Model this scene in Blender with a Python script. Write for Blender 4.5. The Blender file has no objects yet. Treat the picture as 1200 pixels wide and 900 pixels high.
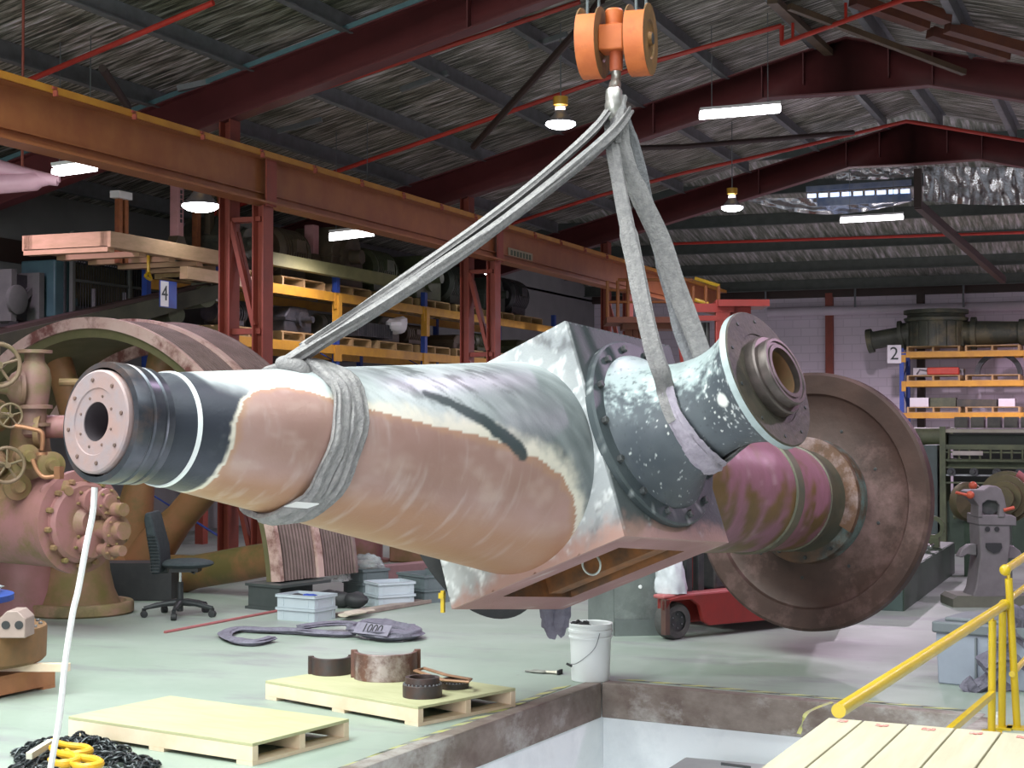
import bpy, bmesh, math, random
from mathutils import Vector as V, Matrix as M, noise
random.seed(7)
C = bpy.context.scene.collection
PI = math.pi
# ------------------------------------------------------------------ camera frame (metres, z up, shed along +Y)
FOC = 1850.0
PSI = math.atan(755/FOC)
TH = math.atan(43/FOC)
Fh = V((-math.sin(PSI), math.cos(PSI), 0)); R = V((math.cos(PSI), math.sin(PSI), 0)); Z = V((0,0,1))
Fv = Fh*math.cos(TH)+Z*math.sin(TH); U = -Fh*math.sin(TH)+Z*math.cos(TH)
CAM = V((0,0,1.6))
def ray(px,py): return Fv*FOC+R*(px-600)-U*(py-450)
def P(px,py,d):
    r = ray(px,py); return CAM+r*(d/r.dot(Fh))
def on(px,py,ax,v):
    r = ray(px,py); return CAM+r*((v-CAM[ax])/r[ax])
def fl(px,py,z=0.0): return on(px,py,2,z)
def onplane(px,py,p,n):
    r = ray(px,py); return CAM+r*((p-CAM).dot(n)/r.dot(n))
X,Y = V((1,0,0)),V((0,1,0))
# ------------------------------------------------------------------ materials
MATS = {}
def mat(name, c1, c2=None, scale=6.0, rough=.6, metal=0.0, bump=0.0, c3=None, thr=(.35,.65), emit=0, bscale=None, stretch=(1,1,1), spec=.5, coat=0.0):
    if name in MATS: return MATS[name]
    m = bpy.data.materials.new(name); m.use_nodes = True
    nt = m.node_tree; N = nt.nodes; L = nt.links
    b = N['Principled BSDF']
    b.inputs['Roughness'].default_value = rough; b.inputs['Metallic'].default_value = metal
    b.inputs['Specular IOR Level'].default_value = spec
    if coat: b.inputs['Coat Weight'].default_value = coat; b.inputs['Coat Roughness'].default_value = .25
    c1 = tuple(c1)+(1,)
    tc = N.new('ShaderNodeTexCoord'); mp = N.new('ShaderNodeMapping'); L.new(tc.outputs['Object'], mp.inputs[0])
    mp.inputs['Scale'].default_value = stretch
    if c2 is None: c2 = tuple(x*.78 for x in c1[:3])
    n = N.new('ShaderNodeTexNoise'); n.inputs['Scale'].default_value = scale; n.inputs['Detail'].default_value = 6; n.inputs['Roughness'].default_value = .62
    L.new(mp.outputs[0], n.inputs['Vector'])
    r = N.new('ShaderNodeValToRGB'); L.new(n.outputs[0], r.inputs[0])
    r.color_ramp.elements[0].position = thr[0]; r.color_ramp.elements[1].position = thr[1]
    r.color_ramp.elements[0].color = c1; r.color_ramp.elements[1].color = tuple(c2)+(1,)
    out = r.outputs[0]
    if c3 is not None:
        n2 = N.new('ShaderNodeTexNoise'); n2.inputs['Scale'].default_value = scale*.37; n2.inputs['Detail'].default_value = 8; n2.inputs['Roughness'].default_value=.7
        L.new(mp.outputs[0], n2.inputs['Vector'])
        r2 = N.new('ShaderNodeValToRGB'); r2.color_ramp.elements[0].position=.5; r2.color_ramp.elements[1].position=.62
        L.new(n2.outputs[0], r2.inputs[0])
        mx = N.new('ShaderNodeMix'); mx.data_type='RGBA'; L.new(r2.outputs[0], mx.inputs['Factor'])
        L.new(out, mx.inputs['A']); mx.inputs['B'].default_value = tuple(c3)+(1,); out = mx.outputs['Result']
    L.new(out, b.inputs['Base Color'])
    if bump:
        n3 = N.new('ShaderNodeTexNoise'); n3.inputs['Scale'].default_value = bscale or scale*4; n3.inputs['Detail'].default_value=4
        L.new(mp.outputs[0], n3.inputs['Vector'])
        bp = N.new('ShaderNodeBump'); bp.inputs['Strength'].default_value = bump; bp.inputs['Distance'].default_value=.02
        L.new(n3.outputs[0], bp.inputs['Height']); L.new(bp.outputs[0], b.inputs['Normal'])
    if emit:
        b.inputs['Emission Color'].default_value = c1; b.inputs['Emission Strength'].default_value = emit
    MATS[name] = m
    return m
def vmat(name, rough=.45, metal=.2, bump=.15, bscale=60, spec=.5):
    m = bpy.data.materials.new(name); m.use_nodes=True; nt=m.node_tree; N=nt.nodes; L=nt.links; b=N['Principled BSDF']
    b.inputs['Roughness'].default_value=rough; b.inputs['Metallic'].default_value=metal; b.inputs['Specular IOR Level'].default_value=spec
    a = N.new('ShaderNodeVertexColor'); a.layer_name='Col'; L.new(a.outputs[0], b.inputs['Base Color'])
    tc=N.new('ShaderNodeTexCoord'); n=N.new('ShaderNodeTexNoise'); n.inputs['Scale'].default_value=bscale; n.inputs['Detail'].default_value=5
    L.new(tc.outputs['Object'], n.inputs['Vector']); bp=N.new('ShaderNodeBump'); bp.inputs['Strength'].default_value=bump; bp.inputs['Distance'].default_value=.01
    L.new(n.outputs[0], bp.inputs['Height']); L.new(bp.outputs[0], b.inputs['Normal'])
    return m
# ------------------------------------------------------------------ mesh builder
def perp(a):
    a = a.normalized(); r = Z if abs(a.z)<.9 else X
    u = (r-a*r.dot(a)).normalized(); return u.cross(a), u
class MB:
    def __init__(s): s.v=[]; s.f=[]; s.mi=[]; s.cur=0; s.col=None
    def add(s, vs, fs):
        o=len(s.v); s.v += [V(x) for x in vs]
        for f in fs: s.f.append([o+i for i in f]); s.mi.append(s.cur)
        return s
    def box(s, c, size, rot=0, ax=None):
        c=V(c); hx,hy,hz=[x/2 for x in size]
        if ax is None:
            ax=(V((math.cos(rot),math.sin(rot),0)),V((-math.sin(rot),math.cos(rot),0)),Z)
        vs=[c+ax[0]*(hx*i)+ax[1]*(hy*j)+ax[2]*(hz*k) for k in(-1,1) for j in(-1,1) for i in(-1,1)]
        return s.add(vs,[(0,2,3,1),(4,5,7,6),(0,1,5,4),(2,6,7,3),(0,4,6,2),(1,3,7,5)])
    def bar(s, p0, p1, w, h, up=Z):
        p0,p1=V(p0),V(p1); a=(p1-p0); l=a.length; a.normalize()
        up=V(up); u=up-a*up.dot(a)
        if u.length<1e-4: u=X-a*X.dot(a)
        u.normalize(); t=a.cross(u)
        return s.box((p0+p1)/2,(w,l,h),ax=(t,a,u))
    def tube(s, pts, r, n=12, closed=False, caps=True, ell=None, up=None, samp=0):
        pts=[V(p) for p in pts]
        if samp: pts=smooth(pts,samp,closed)
        k=len(pts); rs=r if isinstance(r,(list,tuple)) else [r]*k
        if len(rs)!=k: rs=[rs[min(len(rs)-1,int(i*len(rs)/k))] for i in range(k)]
        rings=[]; prev=None
        for i in range(k):
            if closed: t=(pts[(i+1)%k]-pts[i-1])
            else: t=pts[min(i+1,k-1)]-pts[max(i-1,0)]
            t=t.normalized() if t.length>1e-9 else Z
            if up is not None: u=V(up[i] if isinstance(up,list) else up)
            elif prev is None: u=perp(t)[1]
            else: u=prev
            u=u-t*u.dot(t)
            u=u.normalized() if u.length>1e-6 else perp(t)[1]
            prev=u; w=t.cross(u); e=ell or (1,1)
            rings.append([pts[i]+w*(rs[i]*e[0]*math.cos(2*PI*j/n))+u*(rs[i]*e[1]*math.sin(2*PI*j/n)) for j in range(n)])
        vs=[p for q in rings for p in q]; fs=[]
        for i in range(k if closed else k-1):
            a,b=i*n,((i+1)%k)*n
            for j in range(n): fs.append((a+j,a+(j+1)%n,b+(j+1)%n,b+j))
        if caps and not closed:
            fs.append(tuple(range(n-1,-1,-1))); fs.append(tuple((k-1)*n+j for j in range(n)))
        return s.add(vs,fs)
    def lathe(s, prof, o, ax, n=40, caps=True, arc=None, ref=None):
        """prof: (t along axis, radius)"""
        o=V(o); ax=V(ax).normalized(); w,u=perp(ax)
        if ref is not None:
            u=(V(ref)-ax*V(ref).dot(ax)).normalized(); w=u.cross(ax)
        full=arc is None; a0,a1=(0,2*PI) if full else arc
        m=n if full else n+1
        vs=[];fs=[];k=len(prof)
        for t,r in prof:
            for j in range(m):
                an=a0+(a1-a0)*j/n
                vs.append(o+ax*t+(u*math.cos(an)+w*math.sin(an))*r)
        for i in range(k-1):
            for j in range(n):
                q=(j+1)%m
                fs.append((i*m+j,i*m+q,(i+1)*m+q,(i+1)*m+j))
        if caps and full:
            if prof[0][1]>1e-5: fs.append(tuple(range(m)))
            if prof[-1][1]>1e-5: fs.append(tuple((k-1)*m+j for j in range(m-1,-1,-1)))
        return s.add(vs,fs)
    def ring(s, o, ax, ri, ro, t0, t1, n=40, arc=None, ref=None):
        prof=[(t0,ri),(t0,ro),(t1,ro),(t1,ri),(t0,ri)]
        s.lathe(prof,o,ax,n,False,arc,ref)
        if arc is not None:
            m=n+1; b=len(s.v)-5*m
            s.f.append([b,b+m,b+2*m,b+3*m]); s.mi.append(s.cur)
            s.f.append([b+n,b+3*m+n,b+2*m+n,b+m+n]); s.mi.append(s.cur)
        return s
    def cyl(s, p0, p1, r, n=16, r1=None):
        p0,p1=V(p0),V(p1); return s.lathe([(0,r),((p1-p0).length,r if r1 is None else r1)],p0,p1-p0,n)
    def prism(s, poly, o, ex, ey, d):
        o,ex,ey,d=V(o),V(ex),V(ey),V(d); n=len(poly)
        a=[o+ex*p[0]+ey*p[1] for p in poly]
        vs=a+[p+d for p in a]
        fs=[tuple(range(n)),tuple(range(2*n-1,n-1,-1))]+[(i,i+n,(i+1)%n+n,(i+1)%n) for i in range(n)]
        return s.add(vs,fs)
    def sph(s, c, r, sc=(1,1,1), n=14, m=9, ax=None):
        c=V(c); ax=ax or (X,Y,Z); vs=[];fs=[]
        for i in range(m+1):
            th=PI*i/m
            for j in range(n):
                ph=2*PI*j/n
                vs.append(c+ax[0]*(r*sc[0]*math.sin(th)*math.cos(ph))+ax[1]*(r*sc[1]*math.sin(th)*math.sin(ph))+ax[2]*(r*sc[2]*math.cos(th)))
        for i in range(m):
            for j in range(n): fs.append((i*n+j,(i+1)*n+j,(i+1)*n+(j+1)%n,i*n+(j+1)%n))
        return s.add(vs,fs)
    def quad(s,a,b,c,d): return s.add([a,b,c,d],[(0,1,2,3)])
    def build(s, name, m, parent=None, smooth=35, bevel=0, label=None, weld=True, loc=None):
        me=bpy.data.meshes.new(name)
        if parent is not None: off=parent.get('_o',None); off=V(off) if off is not None else V((0,0,0))
        elif loc is not None: off=V(loc)
        else:
            lo=[min(p[i] for p in s.v) for i in range(3)]; hi=[max(p[i] for p in s.v) for i in range(3)]
            off=V(((lo[0]+hi[0])/2,(lo[1]+hi[1])/2,lo[2]))
        me.from_pydata([tuple(p-off) for p in s.v],[],s.f)
        ms=m if isinstance(m,(list,tuple)) else [m]
        for q in ms: me.materials.append(q)
        if len(ms)>1: me.polygons.foreach_set('material_index', s.mi)
        bm=bmesh.new(); bm.from_mesh(me)
        if weld: bmesh.ops.remove_doubles(bm,verts=bm.verts,dist=1e-5)
        bmesh.ops.recalc_face_normals(bm,faces=bm.faces)
        bm.to_mesh(me); bm.free()
        me.shade_smooth()
        try: me.set_sharp_from_angle(angle=math.radians(smooth))
        except Exception: pass
        o=bpy.data.objects.new(name,me); C.objects.link(o)
        if parent is not None:
            o.parent=parent
            o['_o']=list(off)
            if parent.type=='MESH': o.location=(0,0,0)
        else:
            o.location=off; o['_o']=list(off)
        if bevel:
            b=o.modifiers.new('bevel','BEVEL'); b.width=bevel; b.segments=2; b.limit_method='ANGLE'; b.angle_limit=math.radians(40)
        if label: o['label']=label
        return o
def smooth(pts,k,closed=False):
    n=len(pts); out=[]
    rng=range(n) if closed else range(n-1)
    for i in rng:
        p0=pts[i-1] if (closed or i>0) else pts[0]; p1=pts[i]; p2=pts[(i+1)%n]; p3=pts[(i+2)%n] if closed else pts[min(i+2,n-1)]
        for j in range(k):
            t=j/k
            out.append(.5*((2*p1)+(p2-p0)*t+(2*p0-5*p1+4*p2-p3)*t*t+(3*p1-p0-3*p2+p3)*t**3))
    if not closed: out.append(pts[-1].copy())
    return out
def thing(name,label,cat,loc=(0,0,0),group=None):
    o=bpy.data.objects.new(name,None); C.objects.link(o); o.location=loc; o['_o']=list(loc); o.empty_display_size=.1
    o['label']=label; o['category']=cat
    if group: o['group']=group
    return o
def tag(o,label,cat,group=None):
    o['label']=label; o['category']=cat
    if group: o['group']=group
    return o
def struct(o): o['kind']='structure'; return o
def dup(root,loc,rotz=0,label=None,group=None,scale=None):
    r=root.copy(); C.objects.link(r); r.location=loc; r.rotation_euler=(0,0,rotz)
    if label: r['label']=label
    if group: r['group']=group
    if scale: r.scale=scale
    for ch in list(root.children):
        c=ch.copy(); C.objects.link(c); c.parent=r
        for g in list(ch.children):
            d=g.copy(); C.objects.link(d); d.parent=c
    return r
def text(s, size, o, ex, ey, m, name='lettering', parent=None, depth=.002):
    cu=bpy.data.curves.new(name,'FONT'); cu.body=s; cu.size=size; cu.align_x='CENTER'; cu.align_y='CENTER'; cu.extrude=depth
    t=bpy.data.objects.new(name,cu); C.objects.link(t)
    dg=bpy.context.evaluated_depsgraph_get(); me=bpy.data.meshes.new_from_object(t.evaluated_get(dg))
    bpy.data.objects.remove(t)
    ex=V(ex).normalized(); ey=V(ey).normalized(); ez=ex.cross(ey)
    off=V(parent['_o']) if parent is not None else V(o)
    for v in me.vertices: v.co=V(o)+ex*v.co.x+ey*v.co.y+ez*v.co.z-off
    me.materials.clear(); me.materials.append(m)
    ob=bpy.data.objects.new(name,me); C.objects.link(ob)
    if parent is not None: ob.parent=parent; ob['_o']=list(off)
    else: ob.location=off
    return ob
def nz(p,s=1.0,o=0): return noise.noise(V((p[0]*s+o,p[1]*s+o*1.7,p[2]*s-o)))
def fbm(p,s=1.0,o=0): return nz(p,s,o)*.55+nz(p,s*2.1,o+3)*.28+nz(p,s*4.3,o+9)*.17
def rotz(a): return V((math.cos(a),math.sin(a),0)),V((-math.sin(a),math.cos(a),0))

# palette
rust_or=mat('rusty_orange',(.30,.10,.03),(.16,.05,.02),9,.8)
pink=mat('faded_pink_paint',(.30,.135,.14),(.24,.115,.10),3.5,.55,0,.1,c3=(.17,.115,.045))  # olive patches put the undersides' shade into the pink
olive=mat('olive_shade_tone',(.15,.115,.035),(.25,.13,.08),5,.7,0,.1)  # olive tone of shaded machine parts, put into the colour
steel=mat('bare_steel',(.32,.33,.35),(.2,.2,.22),12,.4,.8)
dark=mat('dark_steel',(.045,.05,.055),(.08,.08,.08),10,.5,.4)
black=mat('black_rubber',(.018,.019,.022),(.03,.03,.032),10,.6)
maroon=mat('maroon_steel',(.135,.032,.034),(.11,.026,.028),3,.5)
colred=mat('red_oxide_steel',(.29,.06,.038),(.22,.05,.032),4,.55)
orange=mat('orange_girder_paint',(.33,.122,.042),(.265,.085,.032),3,.5)
yelrail=mat('yellow_girder_top',(.52,.24,.03),(.42,.17,.025),4,.45)
galv=mat('grey_purlin_galvanised',(.19,.205,.215),(.14,.15,.155),6,.5,.2)
pipered=mat('red_pipe_paint',(.50,.035,.02),(.40,.03,.02),6,.45)
bwood=mat('pale_pine',(.86,.70,.54),(.78,.60,.43),5,.7,0,.05,stretch=(1,1,1))
ply=mat('pale_plywood',(.52,.505,.31),(.46,.445,.26),4,.65,stretch=(1,4,1))
oldwood=mat('aged_pallet_wood',(.48,.34,.16),(.36,.24,.1),6,.75)
rackyel=mat('rack_yellow',(.62,.33,.03),(.5,.25,.03),5,.5)
rackblue=mat('rack_blue',(.02,.07,.33),(.02,.05,.25),5,.5)
forkred=mat('forklift_red',(.27,.024,.02),(.21,.024,.02),6,.45)
hookor=mat('hook_block_orange',(.60,.15,.035),(.50,.11,.025),7,.5,c3=(.34,.08,.025))
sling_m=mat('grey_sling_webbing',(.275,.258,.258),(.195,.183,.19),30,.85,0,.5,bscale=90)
slingd=mat('dark_sling_webbing',(.13,.12,.16),(.19,.18,.23),14,.85,0,.5,bscale=60)
yelp=mat('yellow_rail_paint',(.66,.45,.01),(.57,.38,.01),5,.35,coat=.3)
tubgrey=mat('light_grey_plastic',(.48,.53,.58),(.44,.49,.54),3,.45)
tubdark=mat('dark_grey_plastic',(.15,.18,.19),(.12,.15,.16),3,.45)
whitep=mat('white_plastic',(.80,.81,.82),(.75,.77,.78),3,.35)
green=mat('machine_green',(.045,.075,.05),(.03,.05,.035),5,.45,.1)
green2=mat('machine_olive_green',(.10,.12,.06),(.06,.075,.04),6,.5)
teal=mat('teal_paint',(.06,.13,.14),(.045,.1,.11),5,.5)
castgrey=mat('grey_cast_paint',(.165,.15,.16),(.125,.115,.12),6,.55)
white=mat('white_paint',(.75,.75,.76),(.7,.7,.7),5,.5)
clutter=mat('grimy_dark_metal',(.05,.055,.045),(.09,.085,.06),8,.55,.3)
DAY_FILL=(1500,600,650,480,180,.6); EXPO=0.2
# ------------------------------------------------------------------ setting
def nodemat(name,fn,rough=.6,metal=0):
    m=bpy.data.materials.new(name); m.use_nodes=True; nt=m.node_tree; b=nt.nodes['Principled BSDF']
    b.inputs['Roughness'].default_value=rough; b.inputs['Metallic'].default_value=metal
    fn(nt,nt.nodes,nt.links,b); return m
def ramp(N,L,src,stops):
    r=N.new('ShaderNodeValToRGB'); L.new(src,r.inputs[0]); e=r.color_ramp.elements
    while len(e)<len(stops): e.new(.5)
    for q,(p,c) in zip(e,stops): q.position=p; q.color=tuple(c)+(1,)
    return r.outputs[0]
def noi(N,L,vec,scale,detail=6,rough=.6):
    n=N.new('ShaderNodeTexNoise'); n.inputs['Scale'].default_value=scale; n.inputs['Detail'].default_value=detail; n.inputs['Roughness'].default_value=rough
    L.new(vec,n.inputs['Vector']); return n.outputs[0]
def mapv(N,L,sc=(1,1,1),rot=(0,0,0)):
    tc=N.new('ShaderNodeTexCoord'); mp=N.new('ShaderNodeMapping'); L.new(tc.outputs['Object'],mp.inputs[0]); mp.inputs['Scale'].default_value=sc; mp.inputs['Rotation'].default_value=rot; return mp.outputs[0]
def mixc(N,L,f,a,b,mode='MIX'):
    m=N.new('ShaderNodeMix'); m.data_type='RGBA'; m.blend_type=mode
    for k,v in (('Factor',f),('A',a),('B',b)):
        i=m.inputs[k] if k=='Factor' else [q for q in m.inputs if q.name==k and q.type=='RGBA'][0]
        if isinstance(v,(int,float)): i.default_value=v
        elif isinstance(v,tuple): i.default_value=v+(1,)
        else: L.new(v,i)
    return [q for q in m.outputs if q.type=='RGBA'][0]
def bumpn(N,L,b,h,st,dist=.02):
    bp=N.new('ShaderNodeBump'); bp.inputs['Strength'].default_value=st; bp.inputs['Distance'].default_value=dist; L.new(h,bp.inputs['Height']); L.new(bp.outputs[0],b.inputs['Normal'])
def f_floor(nt,N,L,b):
    v=mapv(N,L); base=ramp(N,L,noi(N,L,v,.55,8,.65),[(.3,(.255,.315,.27)),(.5,(.305,.365,.315)),(.7,(.35,.41,.36))])
    st=ramp(N,L,noi(N,L,mapv(N,L,(.5,1.6,1)),1.3,9,.72),[(.52,(0,0,0)),(.68,(1,1,1))])
    c=mixc(N,L,st,base,(.245,.25,.26))
    sp=ramp(N,L,noi(N,L,v,9,6,.7),[(.66,(0,0,0)),(.74,(1,1,1))])
    c=mixc(N,L,sp,c,(.2,.2,.2)); L.new(c,b.inputs['Base Color'])
    r=N.new('ShaderNodeMapRange'); L.new(noi(N,L,v,2,5),r.inputs[0]); r.inputs[3].default_value=.36; r.inputs[4].default_value=.62; L.new(r.outputs[0],b.inputs['Roughness'])
m_floor=nodemat('painted_concrete_floor',f_floor,.5)
def f_foil(nt,N,L,b):
    v=mapv(N,L,(2.2,26,1)); n=noi(N,L,v,1.0,7,.62)
    c=ramp(N,L,n,[(.36,(.045,.05,.038)),(.47,(.20,.20,.15)),(.56,(.55,.53,.46)),(.64,(.95,.93,.95))])  # bright stops paint the foil's reflected streaks into its colour
    big=ramp(N,L,noi(N,L,mapv(N,L),.55,3),[(.32,(.42,.45,.36)),(.62,(1,.96,1))])
    L.new(mixc(N,L,1.0,c,big,'MULTIPLY'),b.inputs['Base Color'])
    bumpn(N,L,b,n,.9,.05)
m_foil=nodemat('sagging_foil_insulation',f_foil,.42,.25)
def f_brick(nt,N,L,b):
    tc=N.new('ShaderNodeTexCoord'); mp=N.new('ShaderNodeMapping'); L.new(tc.outputs['Object'],mp.inputs[0]); mp.inputs['Rotation'].default_value=(PI/2,0,0)
    br=N.new('ShaderNodeTexBrick'); L.new(mp.outputs[0],br.inputs[0]); br.inputs['Scale'].default_value=1; br.inputs['Brick Width'].default_value=.4; br.inputs['Row Height'].default_value=.2; br.inputs['Mortar Size'].default_value=.012
    br.inputs['Color1'].default_value=(.74,.66,.74,1); br.inputs['Color2'].default_value=(.70,.62,.70,1); br.inputs['Mortar'].default_value=(.62,.55,.62,1)
    L.new(br.outputs[0],b.inputs['Base Color'])
m_brick=nodemat('painted_blockwork',f_brick,.75)
m_grey_wall=mat('grey_wall_sheet',(.23,.235,.23),(.2,.2,.2),1.5,.8)
m_pit=mat('white_painted_concrete',(.88,.90,.92),(.83,.86,.89),2.5,.7,0,.05,c3=(.74,.77,.80))
m_lip=mat('stained_steel_edge',(.26,.215,.19),(.14,.10,.085),4,.75,0,.2,c3=(.40,.37,.35),stretch=(1,1,1.5))
m_liptop=mat('grey_steel_kerb',(.30,.30,.28),(.22,.22,.2),5,.7)
# pit corners on the floor
pA=fl(705,801); pL0=fl(432,899); pR=fl(1150,841)
dl=(pL0-pA).normalized(); dr=(V((-.13,-1,0))).normalized()
pLn=pA+dl*8.0; pRn=pR+dr*8.0
x0,x1,y0,y1=-13.0,5.5,-6.0,37.3
oA,oR,oRn,oLn=V((x0,y1,0)),V((x1,y1,0)),V((x1,y0,0)),V((x0,y0,0))
b=MB()
for q in ((oLn,pLn,pA,oA),(oA,pA,pR,oR),(oR,pR,pRn,oRn),(oRn,pRn,pLn,oLn)): b.quad(*q)
struct(b.build('floor',m_floor,loc=(0,0,0)))
PD=-1.9
cen=(pA+pR+pRn+pLn)/4
def inset(p,k): return p+(p-cen).normalized()*k
wA,wR,wRn,wLn=[inset(p,.06) for p in (pA,pR,pRn,pLn)]
zz=lambda p,z: V((p.x,p.y,z))
for nm,a,c in (('pit_wall_near',wLn,wRn),('pit_wall_long',wLn,wA),('pit_wall_end',wA,wR),('pit_wall_side',wR,wRn)):
    n=((a+c)/2-cen); n.z=0; n.normalize(); d=(c-a).normalized(); n=(n-d*n.dot(d)).normalized()
    q=MB().prism([(0,0),(1,0),(1,1),(0,1)],zz(a,PD),c-a,V((0,0,-PD-.012)),n*.2); struct(q.build(nm,m_pit))
b=MB(); b.prism([(p.x,p.y) for p in [inset(p,.3) for p in (pA,pR,pRn,pLn)]],V((0,0,PD-.1)),X,Y,V((0,0,.1))); struct(b.build('pit_floor',m_pit))
# steel edge beams of the pit: grey kerb on top, stained face below
def lip(nm,a,c,out):
    b=MB(); d=(c-a).normalized(); n=(out-d*out.dot(d)).normalized()
    b.prism([(-.0,-.205),(.058,-.205),(.058,-.013),(.10,-.013),(.10,.006),(0,.006)],a,n,Z,c-a)
    return struct(b.build(nm,m_lip,bevel=.006))
lip('trim_1',pA,pA+dl*6,V((-1,0,0))); lip('trim_2',pA,pR,V((0,1,0))); lip('trim_3',pR,pRn,V((1,0,0)))
# hazard tape on the floor along the pit
m_yt=mat('hazard_yellow',(.52,.50,.13),(.40,.42,.27),14,.6); m_bt=mat('hazard_black',(.09,.09,.085),(.26,.28,.25),14,.6)
def tape(nm,a,c,out,w,step=.21):
    d=(c-a); n=int(d.length/step); d.normalize(); o=(out-d*out.dot(d)).normalized(); b=MB()
    for i in range(n):
        for k,(s0,s1) in enumerate(((0,.5),(.5,1))):
            p=a+d*(step*(i+s0)); q=a+d*(step*(i+s1)); sh=d*.10
            b.cur=k; b.prism([(0,0),(1,0),(1,1),(0,1)],p+V((0,0,.0015)),(q-p),o*w+sh,V((0,0,.002)))
    return struct(b.build(nm,[m_yt,m_bt],weld=True))
tape('trim_4',pA+dl*.15+V((-.13,0,0)),pA+dl*5,V((-1,0,0)),.05)
tape('trim_5',pA+V((.05,.17,0)),pR+V((0,.14,0)),V((0,1,0)),.05)
# walls
FYL=26.75
def wallbox(nm,a,c,z0,z1,m,th=.2,out=None):
    b=MB(); a,c=V(a),V(c); b.prism([(0,0),(1,0),(1,1),(0,1)],zz(a,z0),c-a,V((0,0,z1-z0)),V(out)*th); return struct(b.build(nm,m,loc=(a.x,a.y,0)))
wallbox('wall_left',(x0,y0,0),(x0,y1,0),0,4.6,m_grey_wall,out=(-1,0,0))
wallbox('wall_back',(x0,y1,0),(x1,y1,0),0,4.9,m_brick,out=(0,1,0))
wallbox('wall_right',(x1,y0,0),(x1,y1,0),0,4.6,m_grey_wall,out=(1,0,0))
wallbox('wall_front_a',(x0,y0,0),(-8.5,y0,0),0,5,m_grey_wall,out=(0,-1,0))
wallbox('wall_front_b',(3.5,y0,0),(x1,y0,0),0,5,m_grey_wall,out=(0,-1,0))
wallbox('wall_front_c',(-8.5,y0,0),(3.5,y0,0),4.4,6.8,m_grey_wall,out=(0,-1,0))
# back wall: dark eaves beam, white pipe, brown downpipes
b=MB(); b.box((( x0+x1)/2,y1-.08,4.68),(x1-x0,.16,.34)); struct(b.build('back_wall_beam',mat('dark_brown_steel',(.05,.028,.024),(.04,.025,.02),4,.6)))
b=MB(); b.box((x0-.02,8,3.68),(.14,28,.28)); struct(b.build('left_wall_beam',mat('dark_brown_steel',(.05,.028,.024))))
for i,px in enumerate((972,1079)):
    p=on(px,380,1,y1-.1); b=MB(); b.box((p.x,y1-.09,2.3),(.17,.18,4.6)); struct(b.build('back_wall_column',colred if i==0 else mat('dark_brown_steel',(.05,.028,.024))))
for nm,xx,sx in (('wall_left_gable',x0,-1),('wall_right_gable',x1,1)):
    b=MB(); b.prism([(FYL-.25,4.55),(y1,4.55),(y1,4.9),(FYL-.25,7.1)],V((xx,0,0)),Y,Z,X*(.2*sx)); struct(b.build(nm,m_grey_wall))
# roof
RX=-3.7
def rz(x): return 6.58-.25*abs(x-RX)       # rafter top line
FY=(14.35,20.6,26.75)
b=MB(); ys=[y0-.2,-.5,9.0,FY[2]+.2]
SK=[(-11.2,-5.2),(-2.4,3.4)]
xs=[x0-.2,-8.3,-4.0,RX]
def roofgrid(nm,xs,skip):
    b=MB()
    for i in range(len(xs)-1):
        for j in range(3):
            if j==1 and i==skip: continue
            q=[(xs[i],ys[j]),(xs[i+1],ys[j]),(xs[i+1],ys[j+1]),(xs[i],ys[j+1])]
            lo=[V((x,y,rz(x)+.21)) for x,y in q]; b.add(lo+[p+V((0,0,.06)) for p in lo],[(0,1,2,3),(7,6,5,4)]+[(k,k+4,(k+1)%4+4,(k+1)%4) for k in range(4)])
    return struct(b.build(nm,m_foil,loc=(0,0,0)))
roofgrid('ceiling_left',xs,1); roofgrid('ceiling_right',[RX,-2.4,3.4,x1+.2],1)
# rear roof slope, ridge across the shed
def hz(y): return 6.86-.205*(y-FY[2])
b=MB(); q=[(x0-.2,FY[2]-.1),(x1+.2,FY[2]-.1),(x1+.2,y1+.2),(x0-.2,y1+.2)]
lo=[V((x,y,hz(y)+.05)) for x,y in q]; b.add(lo+[p+V((0,0,.06)) for p in lo],[(0,1,2,3),(7,6,5,4)]+[(k,k+4,(k+1)%4+4,(k+1)%4) for k in range(4)])
def f_foil2(nt,N,L,bb):
    v=mapv(N,L,(16,1.3,1)); n=noi(N,L,v,1.0,7,.62)
    c=ramp(N,L,n,[(.34,(.12,.14,.10)),(.5,(.30,.31,.26)),(.62,(.58,.55,.55)),(.74,(.88,.85,.9))])  # pale streaks of reflected light put into the foil colour
    L.new(c,bb.inputs['Base Color']); bumpn(N,L,bb,n,.8,.04)
m_foil2=nodemat('rear_foil_insulation',f_foil2,.42,.25)
struct(b.build('ceiling_rear',m_foil2,loc=(0,0,0)))
for k,y in enumerate((28.3,30.1,31.9,33.6,35.2,36.6)):
    z=hz(y); b=MB(); b.prism([(0,-.2),(.012,-.2),(.012,.05),(.09,.05),(.09,.062),(0,.062)],V((x0,y,z)),Y,Z,V((x1-x0,0,0))); b.box(((x0+x1)/2,y-.04,z-.19),(x1-x0,.09,.015))
    struct(b.build('ceiling_purlin_rear',mat('dark_rear_purlin',(.075,.085,.075),(.055,.065,.055),6,.5)))
# purlins on the main roof
px=[RX-.45-1.18*i for i in range(8)]+[RX+.45+1.18*i for i in range(8)]
for x in px:
    s=-1 if x<RX else 1; z=rz(x); b=MB()
    b.prism([(0,0),(.014*s,0),(.014*s,.19),(.075*s,.19),(.075*s,.205),(0,.205)],V((x,y0,z)),X,Z,V((0,FY[2]+.1-y0,0))); b.box((x-.035*s,(y0+FY[2])/2,z+.008),(.08,FY[2]-y0,.016))
    struct(b.build('ceiling_purlin',galv))
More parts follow.
